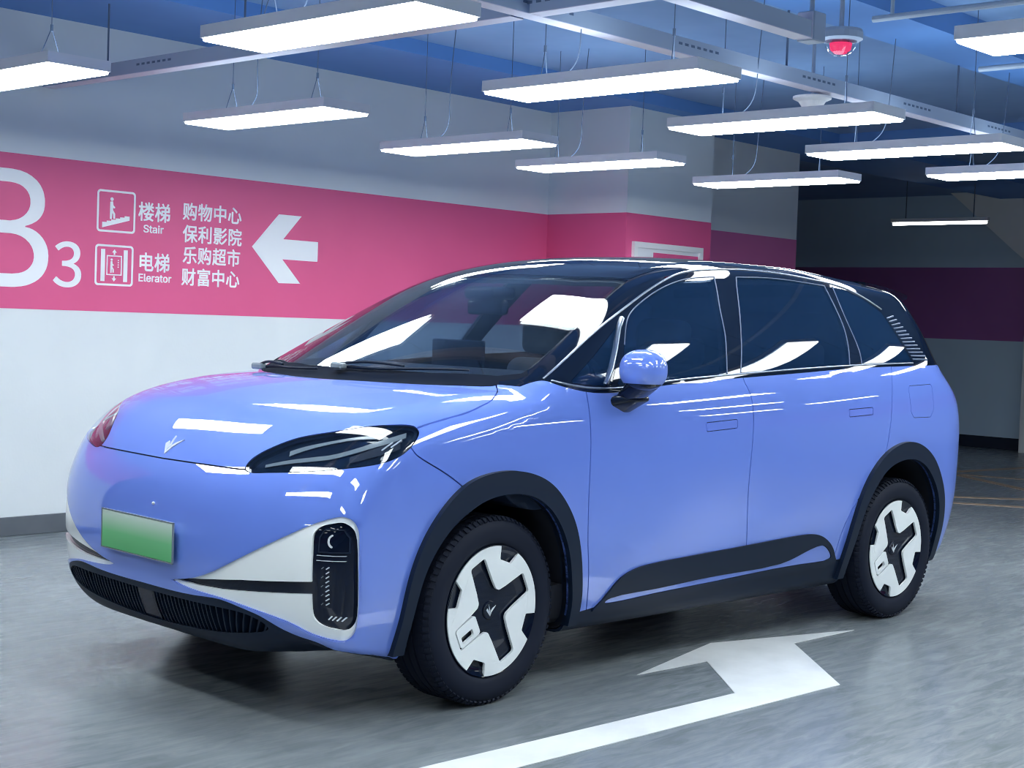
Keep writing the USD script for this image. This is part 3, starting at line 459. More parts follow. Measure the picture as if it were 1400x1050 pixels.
belt=PC([(-1.2,1.13),(.3,1.172),(1.5,1.192),(3.2,1.248),(3.7,1.26)],0.15)
Wx=PC([(-.9,.925),(-.3,.925),(.4,.926),(1.5,.930),(2.5,.935),(3.0,.926),(3.3,.903),(3.6,.865)],0.2)
prof=PC([(-1.1,-.11),(-1.0,-.088),(-.9,-.06),(-.78,-.028),(-.6,-.006),(-.4,0),(-.25,-.004),(-.12,-.016),(-.05,-.03),(0,-.045),(.05,-.067),(.1,-.0905),(.2,-.143),(.3,-.202),(.4,-.269),(.5,-.3425),(.7,-.55)],0.04)
Hc=PC([(-1.0,.86),(-.9,.92),(-.8,.972),(-.7,1.018),(-.5,1.078),(-.3,1.124),(-.1,1.155),(.2,1.175),(.8,1.19),(4,1.19)],0.07)
Cc=PC([(-.5,.90),(-.12,1.145),(0,1.207),(.3,1.36),(.6,1.505),(.85,1.61),(1.0,1.654),(1.2,1.69),(1.5,1.716),(1.8,1.728),(2.2,1.728),(2.6,1.70),(3.0,1.665),(3.3,1.625),(3.7,1.56)],0.07)
Cd=PC([(-.2,.10),(.5,.105),(.8,.095),(1.2,.06),(1.6,.045),(3.0,.045),(3.6,.05)],0.12)
Fc=PC([(.1,-.73),(.2,-.81),(.3,-.872),(.4,-.905),(.55,-.917),(.7,-.903),(.8,-.868),(.9,-.815),(1.0,-.74),(1.1,-.66),(1.3,-.5)],0.035)
Rc=PC([(.1,3.40),(.25,3.50),(.4,3.555),(.6,3.588),(.9,3.595),(1.0,3.58),(1.08,3.545),(1.15,3.47),(1.22,3.38),(1.3,3.32),(1.45,3.235),(1.6,3.14),(1.8,3.03)],0.03)
sweepF=PC([(-.3,.004),(0,0),(.3,.004),(.5,.019),(.6,.040),(.7,.075),(.8,.125),(.9,.185),(.95,.222),(1.1,.34)],.05)
ktop=PC([(-.9,.15),(-.1,.14),(.2,.07),(.8,.06),(3.6,.07)],0.08)
def field(p,off=0.0):
    x,y,z=p[...,0],np.abs(p[...,1]),p[...,2]
    zb=belt(x); t=z-zb
    side=(y-Wx(x)-prof(t))*(1/np.sqrt(1+np.where(t>0,.33,.0)))
    yy=(y/.7)**2
    hood=Hc(x)-.025*yy
    can=Cc(x)-Cd(x)*yy
    T=smax(hood,can,.02)
    e=.02
    Tx=(smax(Hc(x+e)-.025*yy,Cc(x+e)-Cd(x+e)*yy,.02)-T)/e
    top=(z-T)/np.sqrt(1+Tx*Tx)
    q=y/.955
    sw=sweepF(y); swp=(sweepF(y+.01)-sweepF(y-.01))/.02
    front=(Fc(z)+sw-x)/np.sqrt(1+swp**2)
    sr=.30*q**6; srp=.30*6*q**5/.955
    rear=(x-Rc(z)+sr)/np.sqrt(1+srp**2+np.where(z>1.2,.04,0))
    bot=.20-z+.03*np.clip((x-2.6)/.9,0,1)*2+.075*np.exp(-((y-.76)/.16)**2)*np.clip((-.40-x)/.22,0,1)**1.0+.025*np.clip((-.6-x)/.2,0,1)
    g=smax(side,front,.055+.05*np.clip((z-.7)/.2,0,1)); g=smax(g,rear,.10)
    g=smax(g,top,ktop(x)); g=smax(g,bot,.05)
    return g-off
def grad(p,e=2e-3):
    p=np.asarray(p,float); out=np.empty_like(p)
    for k in range(3):
        d=np.zeros(3); d[k]=e
        out[...,k]=field(p+d)-field(p-d)
    return out/np.maximum(np.linalg.norm(out,axis=-1,keepdims=True),1e-12)
def body_mesh(off=0.0,nv=300,nx=170,ncap=80):
    """closed surface field=off by casting rays from an inner axis"""
    xa,xb=.15,2.75
    v=np.arange(nv)/nv*2*np.pi
    rows=[]
    za=lambda x: .70+.06*x/2.7
    ang=np.linspace(0,np.pi/2,ncap+1)[1:]
    dirs=[];orig=[]
    for a in ang[:-1]: # front cap from -x
        d=np.stack([np.full(nv,-np.cos(a)),np.sin(a)*np.cos(v),np.sin(a)*np.sin(v)],-1); dirs.append(d); orig.append(np.tile([xa,0,za(xa)],(nv,1)))
    for x in np.linspace(xa,xb,nx):
        d=np.stack([np.zeros(nv),np.cos(v),np.sin(v)],-1); dirs.append(d); orig.append(np.tile([x,0,za(x)],(nv,1)))
    for a in ang[:-1][::-1]:
        d=np.stack([np.full(nv,np.cos(a)),np.sin(a)*np.cos(v),np.sin(a)*np.sin(v)],-1); dirs.append(d); orig.append(np.tile([xb,0,za(xb)],(nv,1)))
    dirs=np.array(dirs).reshape(-1,3);orig=np.array(orig).reshape(-1,3)
    dirs=np.vstack([dirs,[[-1,0,0],[1,0,0]]]);orig=np.vstack([orig,[[xa,0,za(xa)],[xb,0,za(xb)]]])
    lo=np.zeros(len(dirs));hi=np.full(len(dirs),2.2)
    for _ in range(26):
        m=(lo+hi)/2; g=field(orig+dirs*m[:,None],off); neg=g<0
        lo=np.where(neg,m,lo);hi=np.where(neg,hi,m)
    P=orig+dirs*((lo+hi)/2)[:,None]
    nr=(len(P)-2)//nv
    i,j=np.meshgrid(np.arange(nr-1),np.arange(nv),indexing='ij'); j2=(j+1)%nv
    a,b,c,d=i*nv+j,i*nv+j2,(i+1)*nv+j2,(i+1)*nv+j
    f=np.vstack([np.stack([a,b,c],-1).reshape(-1,3),np.stack([a,c,d],-1).reshape(-1,3)])
    j=np.arange(nv);j2=(j+1)%nv
    f=np.vstack([f,np.stack([np.full(nv,len(P)-2),j2,j],-1),np.stack([np.full(nv,len(P)-1),(nr-1)*nv+j,(nr-1)*nv+j2],-1)])
    return P,f

LAY = {}
def layer(off, fine=False):
    key = (round(off, 4), fine)
    if key not in LAY:
        P, f = body_mesh(off, 300, 170, 80) if fine else body_mesh(off, 180, 100, 46)
        LAY[key] = m3.Manifold(m3.Mesh(P.astype(np.float32), f.astype(np.uint32)))
    return LAY[key]
def mirror(m): return m.mirror((0, 1, 0))
def cs(poly):
    poly = poly.buffer(0); out = []
    for g in getattr(poly, 'geoms', [poly]):
        if g.is_empty or g.geom_type != 'Polygon': continue
        out += [np.array(r.coords[:-1]) for r in [g.exterior] + list(g.interiors)]
    return m3.CrossSection(out, m3.FillRule.EvenOdd)
def prism(poly, o, u, v, a, b):
    """poly (in the plane o + s u + t v) swept from a to b along u x v"""
    u, v = np.array(u, float), np.array(v, float); w = np.cross(u, v); o = np.array(o, float)
    m = np.stack([u, v, w, o + a * w], 1)
    return cs(poly).extrude(b - a).transform(m)
def sidep(poly, a=.3, b=1.4): return prism(poly, (0, 0, 0), (1, 0, 0), (0, 0, 1), a, b)        # (x, z), from y=-a to y=-b
def topp(poly, a=0., b=2.): return prism(poly, (0, 0, 0), (1, 0, 0), (0, 1, 0), a, b)          # (x, y)
def frontp(poly, a=-.2, b=1.4): return prism(poly, (0, 0, 0), (0, -1, 0), (0, 0, 1), a, b)     # (-y, z) seen from the front, from x=-a to x=-b
class Dirp:
    """outlines drawn on the surface seen along a direction"""
    def __init__(s, d, o):
        s.w = np.array(d, float) / np.linalg.norm(d); s.u = np.cross([0, 0, 1.], s.w); s.u /= np.linalg.norm(s.u); s.v = np.cross(s.w, s.u); s.o = np.array(o, float)
    def flat(s, P): P = np.asarray(P, float) - s.o; return np.stack([P @ s.u, P @ s.v], 1)
    def cut(s, poly, a=-.25, b=.4): return prism(poly, s.o, s.u, s.v, a, b)
P2 = lambda pts, closed=True, n=8: Polygon(spline(pts, closed, n))
def piece(name, man, m, parent, off=0.0, label=None, flip=False, inner=None, skin=False):
    if man.is_empty(): print('EMPTY', name); return None
    mm = man.to_mesh(); v = np.array(mm.vert_properties[:, :3], float); f = np.array(mm.tri_verts, int)
    fn = np.cross(v[f[:, 1]] - v[f[:, 0]], v[f[:, 2]] - v[f[:, 0]]); ar = np.linalg.norm(fn, axis=1); f = f[ar > 1e-12]; fn = fn[ar > 1e-12] / ar[ar > 1e-12][:, None]
    on = np.abs(field(v) - off) < .0025
    outer = on[f].all(1); g = np.zeros_like(v)
    if outer.any():
        idx = np.unique(f[outer]); g[idx] = grad(v[idx])
        outer &= (fn * g[f[:, 0]]).sum(1) > .5
    fo = f[outer]; idx = np.unique(fo); rem = np.full(len(v), -1); rem[idx] = np.arange(len(idx))
    if skin: keep = outer; fo = f[outer]
    f2 = f[~outer][:0] if skin else f[~outer]; v2 = v[f2.ravel()]; n2 = np.repeat(fn[~outer][:len(f2)], 3, 0)
    if inner is not None and len(f2):
        onb = (np.abs(field(v) - inner) < .007)[f2].all(1)
        if onb.any():
            gi = -grad(v[f2[onb].ravel()]); k3 = np.repeat(onb, 3); ok = (gi * n2[k3]).sum(1) > .8
            n2[k3] = np.where(ok[:, None], gi, n2[k3])
    V = np.vstack([v[idx], v2]); N = np.vstack([g[idx], n2]); F = np.vstack([rem[fo], len(idx) + np.arange(len(v2)).reshape(-1, 3)])
    if flip:
        V = V * [1, -1, 1]; N = N * [1, -1, 1]; F = F[:, ::-1]
    p = raw(name, V, F, N, m, parent)
    if label: tag(p, label)
    return p
def pair(name, man, m, parent, off=0.0, label=None, inner=None):
    a = piece(name, man, m, parent, off, label, False, inner); b = piece(name, man, m, parent, off, label, True, inner)
    return a, b

car = tag(xform('car', loc=(0, 0, 0), rotz=CAR_YAW), 'glossy periwinkle blue five-door electric crossover with black roof parked on the grey floor', 'car')
T = .010
shell = layer(0.0, True) - layer(-T, True)
liner = layer(-.013) - layer(-.030)
GAP = .0024

# ---- outlines, measured on the body surface (metres)
ARCH_F = [(-0.440, 0.106), (-0.461, 0.229), (-0.455, 0.310), (-0.443, 0.424), (-0.429, 0.511), (-0.392, 0.611), (-0.329, 0.706), (-0.252, 0.781), (-0.169, 0.830), (-0.071, 0.854), (0.029, 0.859), (0.145, 0.840), (0.240, 0.797), (0.311, 0.733), (0.373, 0.644), (0.416, 0.531), (0.449, 0.406), (0.469, 0.305), (0.473, 0.106)]
ARCH_FI = [(-0.399, 0.106), (-0.410, 0.260), (-0.397, 0.408), (-0.363, 0.537), (-0.279, 0.654), (-0.200, 0.713), (-0.106, 0.757), (0.006, 0.775), (0.122, 0.764), (0.218, 0.718), (0.292, 0.643), (0.352, 0.531), (0.390, 0.409), (0.417, 0.306), (0.423, 0.106)]
ARCH_R = [(2.280, 0.104), (2.293, 0.335), (2.301, 0.426), (2.323, 0.535), (2.372, 0.653), (2.454, 0.756), (2.566, 0.833), (2.687, 0.871), (2.795, 0.876), (2.907, 0.849), (3.018, 0.787), (3.109, 0.692), (3.179, 0.575), (3.217, 0.452), (3.236, 0.339), (3.242, 0.104)]
ARCH_RI = [(2.334, 0.105), (2.346, 0.326), (2.364, 0.455), (2.410, 0.590), (2.537, 0.732), (2.654, 0.781), (2.803, 0.792), (2.943, 0.745), (3.054, 0.651), (3.128, 0.539), (3.166, 0.407), (3.179, 0.307), (3.187, 0.105)]
pF, pFI, pR, pRI = [Polygon(spline(a, False, 6)) for a in (ARCH_F, ARCH_FI, ARCH_R, ARCH_RI)]
BELT_LOW = [(0.176, 1.155), (0.227, 1.172), (0.274, 1.178), (0.306, 1.167), (0.375, 1.151), (0.473, 1.136), (0.574, 1.132), (0.663, 1.136), (0.927, 1.159), (1.350, 1.184), (1.970, 1.214), (2.348, 1.233), (3.048, 1.249), (3.574, 1.257)]
BELT_TOP = [(0.297, 1.179), (0.375, 1.165), (0.470, 1.154), (0.574, 1.150), (0.667, 1.153), (0.937, 1.175), (1.358, 1.201), (2.300, 1.245), (2.884, 1.260)]
GLASS_F = [(0.645, 1.159), (0.709, 1.236), (0.759, 1.320), (0.819, 1.405), (0.879, 1.453), (0.977, 1.499), (1.102, 1.546), (1.255, 1.589), (1.401, 1.614), (1.554, 1.626), (1.516, 1.549), (1.480, 1.478), (1.444, 1.378), (1.402, 1.291), (1.362, 1.206), (1.142, 1.191), (0.937, 1.179)]
GLASS_R = [(1.716, 1.631), (1.953, 1.639), (2.159, 1.634), (2.385, 1.621), (2.383, 1.519), (2.377, 1.418), (2.350, 1.331), (2.309, 1.250), (1.870, 1.230), (1.458, 1.210), (1.536, 1.340), (1.681, 1.585)]
GLASS_Q = [(2.451, 1.620), (2.527, 1.611), (2.670, 1.564), (2.775, 1.509), (2.809, 1.425), (2.843, 1.349), (2.880, 1.265), (2.646, 1.260), (2.413, 1.255), (2.431, 1.321), (2.427, 1.463)]
GLASS_T = [(0.380, 1.173), (0.555, 1.273), (0.750, 1.390), (0.769, 1.388), (0.710, 1.291), (0.614, 1.166), (0.557, 1.159), (0.459, 1.164)]
CHROME = [(0.274, 1.186), (0.426, 1.266), (0.572, 1.342), (0.717, 1.411), (0.875, 1.478), (1.051, 1.547), (1.240, 1.609), (1.374, 1.639), (1.579, 1.660), (1.856, 1.670), (2.122, 1.663), (2.356, 1.644), (2.530, 1.622), (2.679, 1.575), (2.789, 1.521)]
WS_HALF = [(0.823, 0.000), (0.845, 0.200), (0.900, 0.420), (0.975, 0.555), (0.995, 0.615), (0.940, 0.637), (0.674, 0.706), (0.446, 0.748), (0.284, 0.769), (0.235, 0.765), (0.170, 0.700), (0.050, 0.460), (-0.020, 0.220), (-0.040, 0.000)]
DOOR_F = [(0.455, 1.201), (0.462, 1.102), (0.465, 1.031), (0.466, 0.964), (0.461, 0.804), (0.461, 0.712), (0.472, 0.565), (0.488, 0.486), (0.529, 0.300), (0.554, 0.204)]
DOOR_B = [(1.468, 1.251), (1.468, 1.193), (1.470, 1.174), (1.490, 1.134), (1.503, 1.086), (1.503, 0.987), (1.490, 0.869), (1.479, 0.741), (1.483, 0.615), (1.504, 0.474), (1.532, 0.358), (1.560, 0.202)]
DOOR_R = [(2.685, 1.301), (2.665, 1.236), (2.630, 1.107), (2.609, 0.984), (2.590, 0.903), (2.545, 0.803), (2.265, 0.505), (2.265, 0.202)]
HOOD_SIDE = [(0.150, 0.728), (0.125, 0.742), (0.100, 0.775), (0.009, 0.845), (-0.050, 0.861), (-0.130, 0.873), (-0.253, 0.878), (-0.379, 0.881)]
HOOD_REAR = [(0.150, 0.728), (0.127, 0.740), (0.040, 0.633), (-0.060, 0.462), (-0.130, 0.250), (-0.160, 0.101), (-0.165, 0.000)]
HEAD = [(-0.807, -0.480, 0.864), (-0.794, -0.479, 0.881), (-0.770, -0.494, 0.906), (-0.721, -0.546, 0.944), (-0.673, -0.603, 0.973), (-0.623, -0.677, 0.993), (-0.565, -0.747, 1.011), (-0.511, -0.799, 1.024), (-0.452, -0.843, 1.029), (-0.411, -0.864, 1.029), (-0.389, -0.877, 1.023), (-0.384, -0.889, 1.010), (-0.398, -0.900, 0.989), (-0.430, -0.909, 0.962), (-0.475, -0.914, 0.935), (-0.530, -0.911, 0.915), (-0.585, -0.895, 0.902), (-0.648, -0.856, 0.891), (-0.708, -0.777, 0.877), (-0.758, -0.682, 0.865), (-0.798, -0.575, 0.855), (-0.812, -0.516, 0.851), (-0.812, -0.489, 0.856)]
POD = [(-0.908, -0.196, 0.445), (-0.908, -0.321, 0.472), (-0.884, -0.561, 0.571), (-0.804, -0.754, 0.677), (-0.763, -0.817, 0.712), (-0.727, -0.867, 0.733), (-0.700, -0.894, 0.738), (-0.679, -0.911, 0.726), (-0.661, -0.921, 0.701), (-0.651, -0.923, 0.656), (-0.646, -0.920, 0.577), (-0.635, -0.911, 0.463), (-0.628, -0.898, 0.376), (-0.639, -0.889, 0.334), (-0.671, -0.879, 0.314), (-0.713, -0.859, 0.320), (-0.760, -0.802, 0.339), (-0.793, -0.754, 0.364), (-0.849, -0.639, 0.395), (-0.889, -0.477, 0.418), (-0.904, -0.295, 0.427)]
LENS = [(-0.773, -0.819, 0.645), (-0.769, -0.819, 0.672), (-0.756, -0.835, 0.696), (-0.733, -0.868, 0.709), (-0.711, -0.893, 0.713), (-0.692, -0.909, 0.700), (-0.679, -0.917, 0.669), (-0.674, -0.919, 0.608), (-0.668, -0.916, 0.524), (-0.658, -0.903, 0.409), (-0.663, -0.896, 0.373), (-0.682, -0.888, 0.356), (-0.717, -0.872, 0.361), (-0.745, -0.845, 0.373), (-0.762, -0.826, 0.394), (-0.769, -0.821, 0.422), (-0.772, -0.821, 0.531)]
SLOT = [(-.771, -.832, .516), (-.881, -.566, .494), (-.900, -.441, .479), (-.908, -.296, .462), (-.908, -.214, .450), (-.904, -.353, .447), (-.895, -.469, .450), (-.879, -.564, .457), (-.769, -.833, .476)]
VALANCE = [(0.000, 0.404), (0.268, 0.405), (0.390, 0.412), (0.478, 0.414), (0.560, 0.401), (0.639, 0.381), (0.697, 0.353), (0.771, 0.321), (0.829, 0.299), (0.854, 0.254), (0.785, 0.149)]   # (|y|, z)
GRILLE = [(-.610, .374), (-.465, .386), (0, .382), (.465, .386), (.610, .374), (.664, .342), (.607, .3185), (.41, .290), (0, .270), (-.41, .290), (-.607, .3185), (-.664, .342)]
CLAD = [(0.562, 0.277), (0.576, 0.293), (0.617, 0.328), (0.676, 0.390), (0.732, 0.419), (0.804, 0.436), (1.093, 0.452), (1.506, 0.466), (1.736, 0.475), (1.945, 0.480), (2.048, 0.470), (2.127, 0.440), (2.193, 0.394), (2.232, 0.351), (2.249, 0.324), (1.966, 0.307), (1.269, 0.292)]
INSERT = [(0.624, 0.308), (0.651, 0.320), (0.916, 0.330), (1.325, 0.346), (1.786, 0.356), (1.958, 0.394), (2.083, 0.417), (2.131, 0.404), (2.186, 0.364), (2.189, 0.348), (1.951, 0.340), (1.336, 0.324), (0.925, 0.312), (0.671, 0.302)]

# ---- wheel openings
for p in (pFI, pRI):
    c_ = sidep(p, .42, 1.4); shell -= c_ + mirror(c_); liner -= c_ + mirror(c_)

# ---- glass
rem = shell
def take(cut, cut_out=None):
    global rem
    a = rem ^ cut; rem = rem - (cut if cut_out is None else cut_out); return a
def take_pair(fn, poly, gap=GAP, **k):
    """near-side panel inside poly; the gap around it is left open on both sides of the car"""
    global rem
    a = rem ^ fn(poly.buffer(-gap), **k); c = fn(poly.buffer(gap), **k); rem = rem - c - mirror(c); return a
ws = Polygon(np.vstack([np.array(WS_HALF), (np.array(WS_HALF) * [1, -1])[::-1][1:-1]]))
ws_glass = take(topp(ws.buffer(-.001), 1.14), topp(ws.buffer(.001), 1.14)); liner -= topp(ws.buffer(-.02), 1.0)
side = {}
for k, pts in (('F', GLASS_F), ('R', GLASS_R), ('Q', GLASS_Q), ('T', GLASS_T)):
    p = Polygon(pts).buffer(-.006).buffer(.006)
    side[k] = take_pair(sidep, p, .001); c_ = sidep(p.buffer(-.008)); liner -= c_ + mirror(c_)
RW = Polygon([(-.56, 1.30), (-.50, 1.50), (.50, 1.50), (.56, 1.30), (.55, 1.27), (-.55, 1.27)]).buffer(.01)
rear_glass = take(frontp(RW, -3.8, -2.9)); liner -= frontp(RW.buffer(-.01), -3.8, -2.9)
piece('windshield', ws_glass, M['screen_glass'], car, inner=-T)
for k, nm, mt in (('F', 'side_window', 'side_glass'), ('R', 'side_window', 'side_glass'), ('Q', 'side_window', 'dark_glass'), ('T', 'side_window', 'side_glass')):
    pair(nm, side[k], M[mt], car, inner=-T)
piece('rear_window', rear_glass, M['dark_glass'], car, inner=-T)

# ---- headlamps
HD = Dirp((-.62, -.66, .42), np.mean(HEAD, 0)); hp = P2(HD.flat(HEAD), True, 4)
lens_h = rem ^ HD.cut(hp.buffer(-.0015)); c_ = HD.cut(hp.buffer(.0015)); rem = rem - c_ - mirror(c_)
liner -= HD.cut(hp.buffer(.004)) + mirror(HD.cut(hp.buffer(.004)))
bowl = (layer(-.022) - layer(-.05)) ^ HD.cut(hp.buffer(.004))
hc = HD.flat(HEAD)
x0h, x1h = hc[:, 0].min(), hc[:, 0].max()
def hl_curve(s, t):   # s along the lamp from its inner tip (0) to the outer end (1), t across (-1 bottom, 1 top)
    s = np.asarray(s, float); xs = (x0h + (x1h - x0h) * s) if hc[0, 0] < hc[11, 0] else (x1h - (x1h - x0h) * s)
    out = []
    for x, tt in zip(xs, np.broadcast_to(t, xs.shape)):
        g = hp.intersection(LineString([(x, -1), (x, 1)])); lo, hi = g.bounds[1], g.bounds[3]; out.append((x, (lo + hi) / 2 + tt * (hi - lo) / 2))
    return np.array(out)
def strip_band(c1, c2): return Polygon(np.vstack([c1, c2[::-1]]))
sU = np.linspace(.26, .80, 14); sL = np.linspace(.12, .93, 18)
upper = strip_band(hl_curve(sU, .52 - .3 * np.abs((sU - .6) / .4) ** 2 + .06), hl_curve(sU, .40 - .55 * np.abs((sU - .6) / .4) ** 2 + .04))
w_ = np.clip((sL - .5) / .43, 0, 1)
lower = strip_band(hl_curve(sL, -.20 + .75 * w_ ** 1.4), hl_curve(sL, -.42 + .60 * w_ ** 1.2))
fin = strip_band(hl_curve(np.linspace(.62, .90, 8), np.linspace(-.42, .10, 8)), hl_curve(np.linspace(.62, .90, 8), np.linspace(-.70, -.42, 8)))
rim_h = hp.buffer(-.004).difference(hp.buffer(-.016))
dh = layer(-.012) - layer(-.028); dh2 = layer(-.016) - layer(-.026)
def headlamp(fl):
    h = xform('headlamp', car)
    piece('lamp_bowl', bowl, M['gloss'], h, -.022, flip=fl)
    piece('lamp_rim', dh ^ HD.cut(rim_h), M['gloss'], h, -.012, flip=fl)
    for s in (upper, lower): tag(piece('light_strip', dh2 ^ HD.cut(s.intersection(hp.buffer(-.012))), M['strip'], h, -.016, flip=fl), 'grey light guide strip')
    piece('inner_fin', dh2 ^ HD.cut(fin.intersection(hp.buffer(-.014))), M['plastic'], h, -.016, flip=fl)
    for k in range(2):
        s0 = .80 + .05 * k; a = hl_curve([s0, s0 + .055], [-.30 + .06 * k, .02 + .05 * k]); piece('marker_line', dh ^ HD.cut(LineString(a).buffer(.0022)), M['bright'], h, -.012, flip=fl)
    piece('lamp_cover', lens_h, M['clear'], h, 0, flip=fl, skin=True)
headlamp(False); headlamp(True)

# ---- white corner pods with the lower lamps
PD = Dirp((-.93, -.37, .0), (-.75, -.75, .5)); pp_ = P2(PD.flat(POD), True, 4); lp = P2(PD.flat(LENS), True, 4); sp = Polygon(PD.flat(SLOT)).buffer(-.001).buffer(.001).difference(lp)
mid = lambda pl: m3.Manifold.cube((4, 2, 4), False).translate((-2, -2.0, -1)) ^ pl     # keep y < 0
c_ = PD.cut(pp_.buffer(.001), -.5, .5); rem = rem - c_ - mirror(c_); c_ = PD.cut(pp_.buffer(.004), -.5, .5); liner = liner - c_ - mirror(c_)
pod_white = mid((layer(-.007) - layer(-.026)) ^ PD.cut(pp_.difference(lp.buffer(.002)).difference(sp.buffer(.001)), -.5, .5))
pod_rim = mid((layer(-.001) - layer(-.026)) ^ PD.cut(pp_.buffer(.001).difference(pp_.buffer(-.0035)), -.5, .5))
pod_lens = mid((layer(-.016) - layer(-.04)) ^ PD.cut(lp.buffer(.004), -.5, .5))
pod_slot = mid((layer(-.020) - layer(-.04)) ^ PD.cut(sp.buffer(.003), -.5, .5))
lz = PD.flat(LENS); lx0, lx1 = lz[:, 0].min(), lz[:, 0].max(); lz0, lz1 = lz[:, 1].min(), lz[:, 1].max()
LX = lambda s: lx0 + (lx1 - lx0) * s if PD.flat([LENS[0]])[0, 0] < PD.flat([LENS[7]])[0, 0] else lx1 - (lx1 - lx0) * s
LZ = lambda t: lz1 - (lz1 - lz0) * t
lampb = lambda s0, t0, s1, t1, r=.001: LineString([(LX(s0), LZ(t0)), (LX(s1), LZ(t1))]).buffer(r, cap_style=2)
d13 = layer(-.013) - layer(-.022)
def corner_pod(fl):
    c = xform('corner_pod', car)
    piece('pod_panel', pod_white, M['white_trim'], c, -.007, 'white corner panel', flip=fl)
    piece('pod_edge', pod_rim, M['paint'], c, -.001, flip=fl)
    lo = piece('fog_lamp', pod_lens, M['gloss'], c, -.016, flip=fl)
    piece('air_slot', pod_slot, M['gloss'], c, -.020, flip=fl)
    ring = Polygon([(LX(.16), LZ(.27)), (LX(.16), LZ(.14)), (LX(.28), LZ(.07)), (LX(.72), LZ(.07)), (LX(.84), LZ(.14)), (LX(.84), LZ(.27))]).buffer(.004)
    piece('lamp_window', d13 ^ PD.cut(ring.difference(ring.buffer(-.004))), M['plastic'], c, -.013, flip=fl)
    arc_ = LineString([(LX(.5 - .12 * math.cos(a)), LZ(.17 - .055 * math.sin(a))) for a in np.linspace(-1.3, 1.3, 10)]).buffer(.003)
    piece('reflector', d13 ^ PD.cut(arc_), M['bright'], c, -.013, flip=fl)
    for t in (.305, .352): piece('lamp_bar', d13 ^ PD.cut(lampb(.10, t, .80, t, .0011)), M['bright'], c, -.013, flip=fl)
    for k in range(9):
        t = .42 + .042 * k; piece('light_tick', d13 ^ PD.cut(lampb(.36, t + .010, .44, t - .010, .0018)), M['bright'], c, -.013, flip=fl)
        if k % 2 == 0: piece('light_tick', d13 ^ PD.cut(lampb(.24, t + .008, .29, t - .008, .0011)), M['strip'], c, -.013, flip=fl)
    for k in range(4):
        s = .40 + .09 * k; piece('light_tick', d13 ^ PD.cut(lampb(s, .905 + .006 * k, s + .09, .87 + .006 * k, .0018)), M['bright'], c, -.013, flip=fl)
corner_pod(False); corner_pod(True)

# ---- lower front: black valance, grille with slats
va = np.array(VALANCE); vpoly = Polygon(np.vstack([va * [-1, 1], [(-.79, -.2), (.79, -.2)], va[::-1]]) if False else np.vstack([spline(va, False, 4) * [-1, 1], spline(va, False, 4)[::-1]]))
valance = rem ^ frontp(vpoly.buffer(-.001), .36, 1.4); rem = rem - frontp(vpoly.buffer(.001), .36, 1.4)
gp = P2(GRILLE, True, 4)
grille_back = (layer(-.030) - layer(-.045)) ^ frontp(gp.buffer(.004), .5, 1.4)
valance = valance - frontp(gp, .5, 1.4); liner = liner - frontp(gp.buffer(.002), .5, 1.4)
piece('front_lip', valance, M['plastic'], car)
gr = xform('lower_grille', car)
piece('grille_back', grille_back, M['liner'], gr, -.030)
d6 = layer(-.006) - layer(-.032)
for k in range(-26, 27):
    y = k * .0235; lean = .05 * max(0, (abs(y) - .40)) / .2 * np.sign(y) * 4
    s = LineString([(-y, .25), (-(y + lean * .6), .42)]).buffer(.0030, cap_style=2).intersection(gp)
    if abs(y) < .045 or s.area < 1e-5: continue
    piece('grille_slat', d6 ^ frontp(s, .5, 1.4), M['plastic'], gr, -.006)
piece('radar_panel', d6 ^ frontp(sbox(-.055, .25, .055, .42).intersection(gp), .5, 1.4), M['gloss'], gr, -.006)

# ---- black roof with pillars, belt trim
bl = np.array(BELT_LOW)
blS = spline(bl, False, 4)
canopy_poly = Polygon(np.vstack([blS, [(3.9, 1.26), (3.9, 2.2), (-.35, 2.2), (-.35, 1.2)]]))
hood_half = np.vstack([spline(HOOD_REAR[::-1], False, 4), spline(HOOD_SIDE, False, 4)[1:], [(-.5, .852), (-.95, .852), (-.95, 0)]])
hood_top = Polygon(np.vstack([hood_half, (hood_half * [1, -1])[::-1]])).buffer(0)
# hood: above the front seam
seam = [(0.000, 0.853), (0.247, 0.855), (0.393, 0.856), (0.490, 0.858), (0.590, 0.874), (0.758, 0.931), (0.902, 1.000)]
ss = spline(seam, False, 4)
hood_front = Polygon(np.vstack([ss * [-1, 1], [(-.9, 1.6), (.9, 1.6)], ss[::-1]]) if False else np.vstack([(ss * [-1, 1])[::-1], ss[1:], [(.9, 1.6), (-.9, 1.6)]]))
hc_in = topp(hood_top.buffer(-GAP), .8) ^ frontp(hood_front.buffer(-GAP), -.4, 1.4)
hc_out = topp(hood_top.buffer(GAP), .8) ^ frontp(hood_front.buffer(GAP), -.4, 1.4)
hood = take(hc_in, hc_out)
piece('hood', hood, M['paint'], car)
cow = Polygon([(-.35, 1.05), (.24, 1.05), (.24, 1.178), (.16, 1.30), (-.35, 1.30)])
cowl_top = Polygon(np.vstack([spline(HOOD_REAR[::-1], False, 4), [(.20, .775), (.24, .79), (.6, .3), (.6, 0)]]))
cowl_full = unary_union([cowl_top, affinity.scale(cowl_top, 1, -1, origin=(0, 0))]).buffer(.002)
cowl = take(topp(cowl_full, 1.10, 1.35))
piece('cowl', cowl, M['cowl'], car)
canopy = take(sidep(canopy_poly, -1.4, 1.4))
belt_band = Polygon(np.vstack([spline(BELT_LOW[3:], False, 4), [(3.6, 1.275)], spline(BELT_TOP, False, 4)[::-1]])).buffer(0)
beltc = sidep(belt_band, .3, 1.4)
belt_trim = canopy ^ beltc; canopy = canopy - beltc - mirror(beltc)
